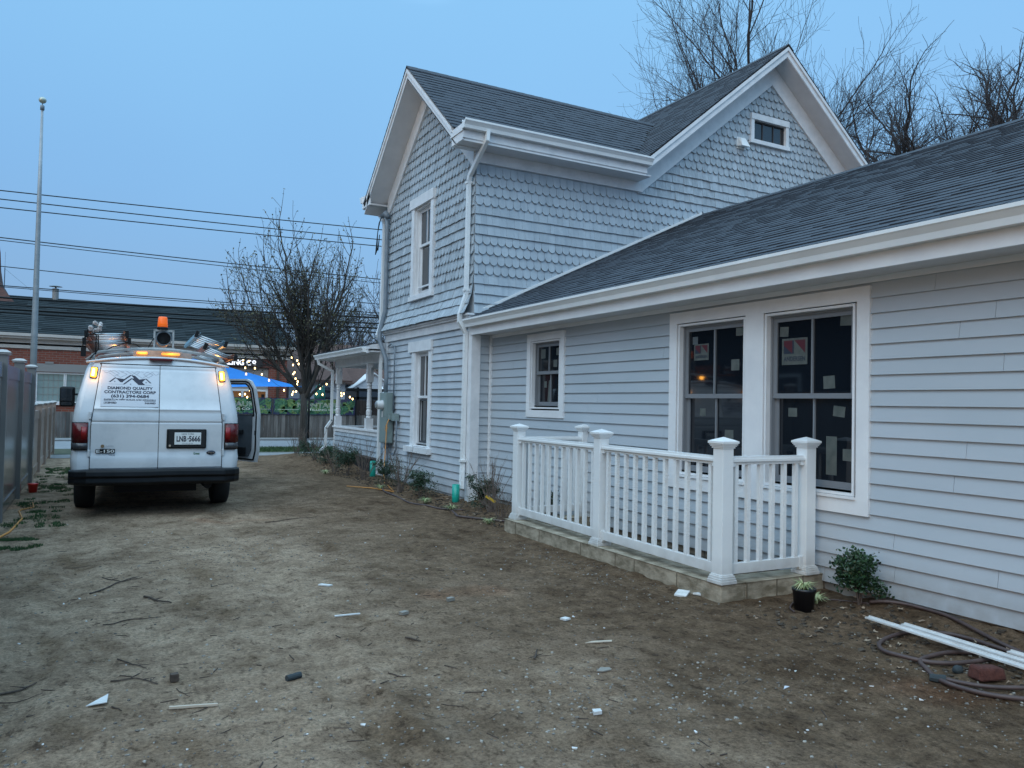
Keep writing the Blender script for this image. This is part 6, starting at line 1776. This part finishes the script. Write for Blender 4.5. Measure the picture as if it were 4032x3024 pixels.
# ------------------------------------------------------------------ green drain pipes, cords, hose, trim boards
for (x, y, z1, lab) in ((4.94, 10.98, .27, 'teal-green drain pipe under the downspout at the house corner'), (4.93, 15.0, .34, 'teal-green drain pipe under the downspout by the electric meter')):
    b = MB(); b.lathe((x, y, -.12), [(.058, 0), (.058, z1+.12), (.050, z1+.12), (.050, .1)], 18); tag(b.build('drain_pipe', M['green_pvc'], None, True), lab, 'pipe', 'green drain pipes')
b = MB(); b.tube([(5.03, 14.38, 1.2), (4.98, 14.36, 1.1), (4.97, 14.36, .9), (4.90, 14.2, .5), (4.78, 13.9, .18), (4.70, 13.6, .05), (4.66, 13.3, .03), (4.52, 12.6, gz(4.52, 12.6)+.01), (4.3, 13.1, gz(4.3, 13.1)+.01), (4.0, 13.6, gz(4.0, 13.6)+.01)], .009, 6)
b.tube([(5.0, 14.38, 1.12), (4.98, 14.44, 1.05), (4.98, 14.46, .98), (4.98, 14.40, .95), (4.99, 14.36, 1.03)], .006, 6)
tag(b.build('orange_cord', M['orange_cord'], None, True), 'orange extension cord hanging from the outlet beside the electric meter', 'cord')
b = MB(); pts = [(-.80, 11.75), (-.72, 11.1), (-.745, 10.6), (-.77, 10.1), (-.84, 9.75), (-.845, 9.3), (-.90, 8.6)]
b.tube([(x, y, gz(x, y)+.010) for x, y in pts], .011, 6); b.tube([(x, y, gz(x, y)+.01) for x, y in ((-.70, 12.6), (-.66, 12.1), (-.78, 11.9), (-.8, 11.75))], .008, 6)
tag(b.build('orange_cord', M['orange_cord'], None, True), 'yellow-orange extension cord on the ground at the left edge beside the fence', 'cord')
def smooth_pts(P_, k=5):
    P_ = [Vector(p) for p in P_]; out_ = []
    for i in range(len(P_)-1):
        a = P_[max(i-1, 0)]; b_ = P_[i]; c = P_[i+1]; d = P_[min(i+2, len(P_)-1)]
        for j in range(k):
            t = j/k; out_.append(.5*((2*b_)+(c-a)*t+(2*a-5*b_+4*c-d)*t*t+(3*b_-a-3*c+d)*t**3))
    out_.append(P_[-1]); return out_
def on_ground(L_, up): return [(x, y, gz(x, y)+up) for x, y in L_]
def gclear(x, y): return max(gz(x+dx, y+dy) for dx in (-.03, 0, .03) for dy in (-.03, 0, .03))
HS = thing('soaker_hose', 'brown soaker hose lying in loose coils on the soil at the lower right', 'hose', (4.7, 3.0, 0))
def hose(pts, r_, up=0.0, nm='hose_run'):
    s_ = smooth_pts([(x, y, gclear(x, y)+r_*.8+up) for x, y in pts]); q = MB(); q.tube(s_, r_, 10); return q.build(nm, M['hose'], HS, True)
hose([(5.30, 4.0), (5.34, 3.91), (5.42, 3.79), (5.45, 3.62), (5.42, 3.44), (5.33, 3.21), (5.22, 3.02), (5.18, 2.8), (5.2, 2.5)], .0135)
hose([(5.10, 2.6), (5.14, 2.97), (5.17, 3.17), (5.13, 3.30), (4.95, 3.41), (4.73, 3.41), (4.52, 3.34), (4.40, 3.22), (4.39, 3.08), (4.47, 2.96), (4.60, 2.87), (4.78, 2.82), (4.93, 2.85), (4.95, 2.92), (4.87, 2.98), (4.74, 3.03), (4.57, 3.05), (4.42, 2.99), (4.32, 2.88), (4.25, 2.78), (4.21, 2.64), (4.24, 2.48), (4.36, 2.34), (4.6, 2.2)], .0135, .004)
hose([(4.235, 2.79), (4.28, 2.67), (4.37, 2.55), (4.52, 2.43), (4.75, 2.3)], .0125, .010)
b = MB(); p_ = Vector((4.238, 2.76, gclear(4.238, 2.76)+.018)); b.tube([p_+Vector((-.022, .035, 0)), p_+Vector((.022, -.035, 0))], [.021, .026], 8); b.build('coupling', M['rock'], HS)
for L_, r_, lab in (([(4.55, 13.3), (4.35, 12.6), (4.32, 11.9), (4.28, 11.2), (4.36, 10.7), (4.4, 10.3), (4.62, 10.0)], .013, 'brown drip line along the edge of the bed below the meter and lower window'),
                    ([(4.50, 10.2), (4.42, 9.8), (4.35, 9.55), (4.5, 9.2), (4.75, 8.8)], .014, 'short brown drip line between the house corner and the railing'),
                    ([(4.66, 4.16), (4.75, 4.28), (4.95, 4.35), (5.2, 4.25), (5.3, 4.0)], .007, 'thin dark drip line running past the flower pot')):
    b = MB(); b.tube(smooth_pts(on_ground(L_, r_+.002)), r_, 8); tag(b.build('drip_line', M['hose'], None, True), lab, 'hose')
TB = []
def lath(x0, y0, x1, y1, w_, h_, up, lab, bend=0):
    q = MB(); a = Vector((x0, y0, 0)); c = Vector((x1, y1, 0)); t = (c-a).normalized(); s = Vector((-t.y, t.x, 0)); n_ = 8
    z_ = up
    for i in range(n_):
        f0, f1 = i/n_, (i+1)/n_
        p0 = a.lerp(c, f0); p1 = a.lerp(c, f1)
        q.hexa([p0-s*w_/2+Vector((0, 0, z_)), p1-s*w_/2+Vector((0, 0, z_)), p1+s*w_/2+Vector((0, 0, z_)), p0+s*w_/2+Vector((0, 0, z_)), p0-s*w_/2+Vector((0, 0, z_+h_)), p1-s*w_/2+Vector((0, 0, z_+h_)), p1+s*w_/2+Vector((0, 0, z_+h_*1.0)), p0+s*w_/2+Vector((0, 0, z_+h_))])
        q.hexa([p0+s*w_*.36+Vector((0, 0, z_+h_)), p1+s*w_*.36+Vector((0, 0, z_+h_)), p1+s*w_*.5+Vector((0, 0, z_+h_)), p0+s*w_*.5+Vector((0, 0, z_+h_)), p0+s*w_*.36+Vector((0, 0, z_+h_+.008)), p1+s*w_*.36+Vector((0, 0, z_+h_+.008)), p1+s*w_*.5+Vector((0, 0, z_+h_+.008)), p0+s*w_*.5+Vector((0, 0, z_+h_+.008))])
    tag(q.build('trim_strip', M['vinyl']), lab, 'trim strip', 'white vinyl trim strips lying on the soil')
lath(4.86, 3.69, 4.70, 2.0, .045, .010, .050, 'longest white vinyl trim strip, lowest of the three on the soil by the hose')
lath(4.925, 3.46, 4.80, 1.9, .040, .010, .052, 'white vinyl trim strip lying beside and right of the longest one')
lath(4.93, 2.76, 4.84, 1.8, .040, .010, .066, 'short white vinyl trim strip on top, nearest the picture edge')
b = MB(); b.hexa([(4.43, 2.63, .0), (4.60, 2.58, .0), (4.62, 2.68, .0), (4.45, 2.73, .0), (4.44, 2.64, .075), (4.59, 2.59, .07), (4.60, 2.67, .07), (4.46, 2.72, .08)]); tag(b.build('loose_brick', M['brick_red'], None, False, .014), 'loose worn red brick lying by the hose coils', 'brick')
b = MB(); b.blob((4.49, 2.80, gz(4.49, 2.8)+.018), (.035, .028, .026), 3, .2, 9, 6); tag(b.build('rock', M['rock'], None, True), 'small dark rock beside the loose red brick', 'rock')
b = MB(); zc = gz(-.80, 14.3); b.lathe((-.80, 14.3, zc), [(0, 0), (.055, 0), (.07, .12), (.075, .125), (.075, .14), (.0, .14)], 14); tag(b.build('red_cup', M['redplastic'], None, True), 'small red plastic cup on the ground by the vinyl fence', 'cup')

# ------------------------------------------------------------------ litter one can point at
def stick(label, pts, r_=.006, m='twig', forks=0, seed=0):
    q = MB(); rr = random.Random(seed)
    P_ = []
    for i in range(len(pts)-1):
        for k in range(3):
            f = k/3; x = pts[i][0]+(pts[i+1][0]-pts[i][0])*f+rr.uniform(-.004, .004); y = pts[i][1]+(pts[i+1][1]-pts[i][1])*f+rr.uniform(-.008, .008); P_.append((x, y, gz(x, y)+r_*.9))
    P_.append((pts[-1][0], pts[-1][1], gz(*pts[-1])+r_*.7))
    r_ *= .62
    q.tube(P_, [r_*(1-.55*i/len(P_)) for i in range(len(P_))], 6)
    for k in range(forks):
        i = rr.randint(1, len(P_)-2); a = Vector(P_[i]); e = a+Vector((rr.uniform(-.08, .08), rr.uniform(-.06, .06), rr.uniform(0, .015))); q.tube([a, e], [r_*.6, r_*.25], 5)
    tag(q.build('stick', M[m]), label, 'stick', 'dead sticks on the driveway')
stick('longest dark stick of the crossed pair left of the driveway middle', [(.02, 6.72), (.20, 7.05), (.36, 7.25)], .010, 'twig', 3, 1)
stick('thin dark stick crossing behind the longest one', [(.10, 7.28), (.25, 7.10), (.40, 7.20)], .007, 'twig', 1, 2)
stick('thick split piece of bark left of the driveway middle', [(.38, 6.50), (.47, 6.34), (.55, 6.28)], .014, 'twig', 2, 3)
stick('slim bent stick below the split bark', [(.10, 5.78), (.28, 5.90), (.45, 5.88)], .007, 'twig', 1, 4)
stick('forked twig with three prongs in the left foreground', [(.16, 4.98), (.24, 4.85), (.30, 4.76)], .006, 'twig', 4, 5)
stick('straight brown stick below the forked twig', [(.12, 4.62), (.24, 4.60), (.34, 4.50)], .008, 'twig', 3, 6)
stick('stout stick at the far left foreground', [(-.38, 4.66), (-.28, 4.74), (-.22, 4.80)], .010, 'twig', 1, 7)
stick('thin stick just under the stout one at the far left', [(-.37, 4.56), (-.25, 4.58), (-.18, 4.60)], .004, 'twig', 0, 8)
stick('curled twig in front of the cut wood plug', [(.42, 4.38), (.44, 4.30), (.47, 4.24)], .004, 'twig', 1, 9)
stick('short stick beside the white paper triangle', [(.12, 4.24), (.16, 4.16)], .006, 'twig', 0, 10)
stick('forked dead twig in the middle of the foreground', [(2.34, 4.02), (2.44, 4.16)], .010, 'twig', 4, 11)
stick('small dark stick left of centre', [(1.80, 4.73), (1.86, 4.62)], .011, 'twig', 1, 12)
stick('dark bent twig in the centre foreground', [(1.48, 4.14), (1.53, 4.06), (1.58, 4.05)], .006, 'twig', 0, 13)
stick('short dark stick in the lower centre', [(1.74, 3.70), (1.84, 3.66)], .006, 'twig', 0, 14)
stick('dark twig standing at the upper centre of the driveway', [(1.95, 5.95), (2.02, 6.08)], .006, 'twig', 2, 15)
stick('long thin twig by the path to the van', [(1.9, 9.9), (2.25, 10.05), (2.6, 10.15)], .008, 'twig', 3, 16)
stick('pair-like thin twig on the left between weeds and sticks', [(-.2, 7.9), (.02, 8.0)], .005, 'twig', 1, 17)
def flat(name, label, cat, x, y, pts, h, m, rot=0.0, up=.004, tiltz=0.0, grp=None):
    q = MB(); z = gz(x, y)+up; c, s = cos(rot), sin(rot)
    q.prism([(x+a*c-e*s, y+a*s+e*c, z+tiltz*a) for a, e in pts], (0, 0, h)); tag(q.build(name, M[m]), label, cat, grp)
def rc(a, c): return [(-a, -c), (a, -c), (a, c), (-a, c)]
flat('paper_scrap', 'white triangular paper scrap in the left foreground', 'scrap', .06, 4.31, [(-.055, -.02), (.03, -.05), (.06, .055)], .004, 'white_scrap', .2, .012, .1)
flat('wood_stake', 'pale slim wood stake lying in the left foreground', 'stake', .47, 4.07, rc(.11, .007), .010, 'cream_wood', -.25)
flat('wood_plug', 'short square-cut wood plug in the left foreground', 'wood block', .42, 4.51, rc(.020, .018), .038, 'twig', .1)
b = MB(); zz_ = gz(.98, 4.26)+.016; b.tube([(.95, 4.25, zz_), (1.03, 4.28, zz_)], .017, 10); tag(b.build('pipe_piece', M['rock']), 'short dark tube lying in the lower middle', 'tube')
flat('trim_offcut', 'long narrow white offcut in the middle of the driveway', 'offcut', 1.62, 5.41, rc(.09, .008), .008, 'white_scrap', -.05)
flat('trim_offcut', 'angular white offcut near the centre of the driveway', 'offcut', 1.71, 6.35, rc(.06, .020), .010, 'white_scrap', -1.0, .004, .05)
flat('tile_piece', 'small square white tile piece right of centre', 'tile', 2.97, 4.68, rc(.028, .025), .012, 'white_scrap', .3, .006)
flat('wood_splinter', 'flat pale wood splinter in the right middle foreground', 'splinter', 2.87, 4.13, [(-.09, -.006), (.09, -.014), (.10, .01), (-.03, .016)], .006, 'cream_wood', -.2)
flat('tile_piece', 'tilted cream tile shard against the curb corner', 'tile', 4.24, 4.93, rc(.045, .05), .014, 'white_scrap', .5, .02, .3)
flat('tile_piece', 'small cream tile shard beside the tilted one', 'tile', 4.32, 4.83, [(-.03, -.02), (.03, -.01), (.0, .04)], .012, 'white_scrap', .9, .012)
flat('stone_chip', 'white stone chip in the lower middle right', 'stone', 2.20, 3.17, [(-.025, -.015), (.02, -.02), (.03, .01), (-.01, .022)], .016, 'white_scrap', 0)
flat('stone_slab', 'pale flat stone set in the dirt in the middle foreground', 'stone', 2.61, 3.70, [(-.05, -.01), (-.02, -.03), (.04, -.025), (.05, .01), (0, .03)], .006, 'stone', 0)
flat('blue_scrap', 'small blue plastic scrap in the right foreground', 'scrap', 3.35, 3.05, [(-.03, -.008), (.03, -.012), (.02, .01)], .004, 'blue_scrap' if 'blue_scrap' in M else 'decal', .3)
flat('stone_chip', 'grey stone chip pair left of centre', 'stone', 1.98, 5.25, rc(.03, .02), .02, 'stone', .4)
flat('stone_chip', 'pale stone cluster at the centre of the driveway', 'stone', 2.44, 5.49, [(-.03, -.02), (.04, -.01), (.03, .025), (-.02, .02)], .025, 'stone', .2)
rr = random.Random(77)
where = ['beside the van tyre', 'midway to the van', 'left of the white offcuts', 'near the weeds', 'by the crossed sticks', 'towards the curb', 'below the curb corner', 'at the bottom middle', 'at the lower left', 'near the forked twig']
sc = [(.35, 9.2), (.62, 9.6), (.5, 8.8), (.8, 9.4), (2.3, 8.9), (2.7, 9.3), (3.1, 8.4), (2.6, 8.1), (3.4, 8.8), (2.0, 7.6), (1.3, 7.2), (.9, 6.9), (-.15, 6.6), (-.05, 6.65), (.05, 6.62), (3.93, 7.3), (3.99, 7.1), (3.05, 4.7), (3.3, 6.3), (2.7, 6.6), (1.9, 2.9), (2.5, 2.8), (3.6, 3.2), (4.29, 2.88), (3.87, 2.61), (3.78, 2.84), (1.35, 3.9), (.75, 4.0), (1.15, 3.55), (.0, 5.9), (-.35, 5.5), (-.3, 5.2)]
q = MB()
for i, (x, y) in enumerate(sc):
    a = rr.uniform(0, pi); w_ = rr.uniform(.005, .013); h_ = rr.uniform(.003, .008); z = gz(x, y)+.004; c, s = cos(a), sin(a)
    q.prism([(x+p_*c-e*s, y+p_*s+e*c, z+rr.uniform(0, .006)) for p_, e in [(-w_, -h_), (w_, -h_*.6), (w_*.7, h_), (-w_*.8, h_*.8)]], (0, 0, .005))
for i in range(70):
    y = 1.5+10*rr.random()**1.3; x = rr.uniform(-.8, 4.2)
    if 4.3 < x: continue
    a = rr.uniform(0, pi); w_ = rr.uniform(.003, .006); h_ = w_*rr.uniform(.4, 1); z = gz(x, y)+.003; c, s = cos(a), sin(a)
    q.prism([(x+p_*c-e*s, y+p_*s+e*c, z) for p_, e in rc(w_, h_)], (0, 0, .004))
tag(q.build('white_chips', M['white_scrap']), 'tiny white chips of paint and plastic strewn over the dirt', 'chips', kind='stuff')
q = MB()
for i in range(130):
    if i < 60: x, y = rr.uniform(4.2, 5.4), rr.uniform(2.2, 4.3)
    elif i < 110: x, y = rr.uniform(4.3, 5.1), rr.uniform(8.6, 16)
    else: x, y = rr.uniform(-.9, -.3), rr.uniform(9, 17)
    z = gclear(x, y)+.006; s_ = rr.uniform(.012, .038); q.tone = rr.random(); a0 = rr.uniform(0, pi)
    n_ = 7; ring_ = [(x+cos(a0+2*pi*k/n_)*s_*(1 if k % 2 else .55), y+sin(a0+2*pi*k/n_)*s_*.7*(1 if k % 2 else .55), z+rr.uniform(-.004, .012)) for k in range(n_)]
    q.add([(x, y, z+.004)]+ring_, [(0, 1+k, 1+(k+1) % n_) for k in range(n_)])
tag(q.build('dry_leaves', M['leafdead']), 'curled dry leaves caught in the bed and along the fence', 'leaves', kind='stuff')
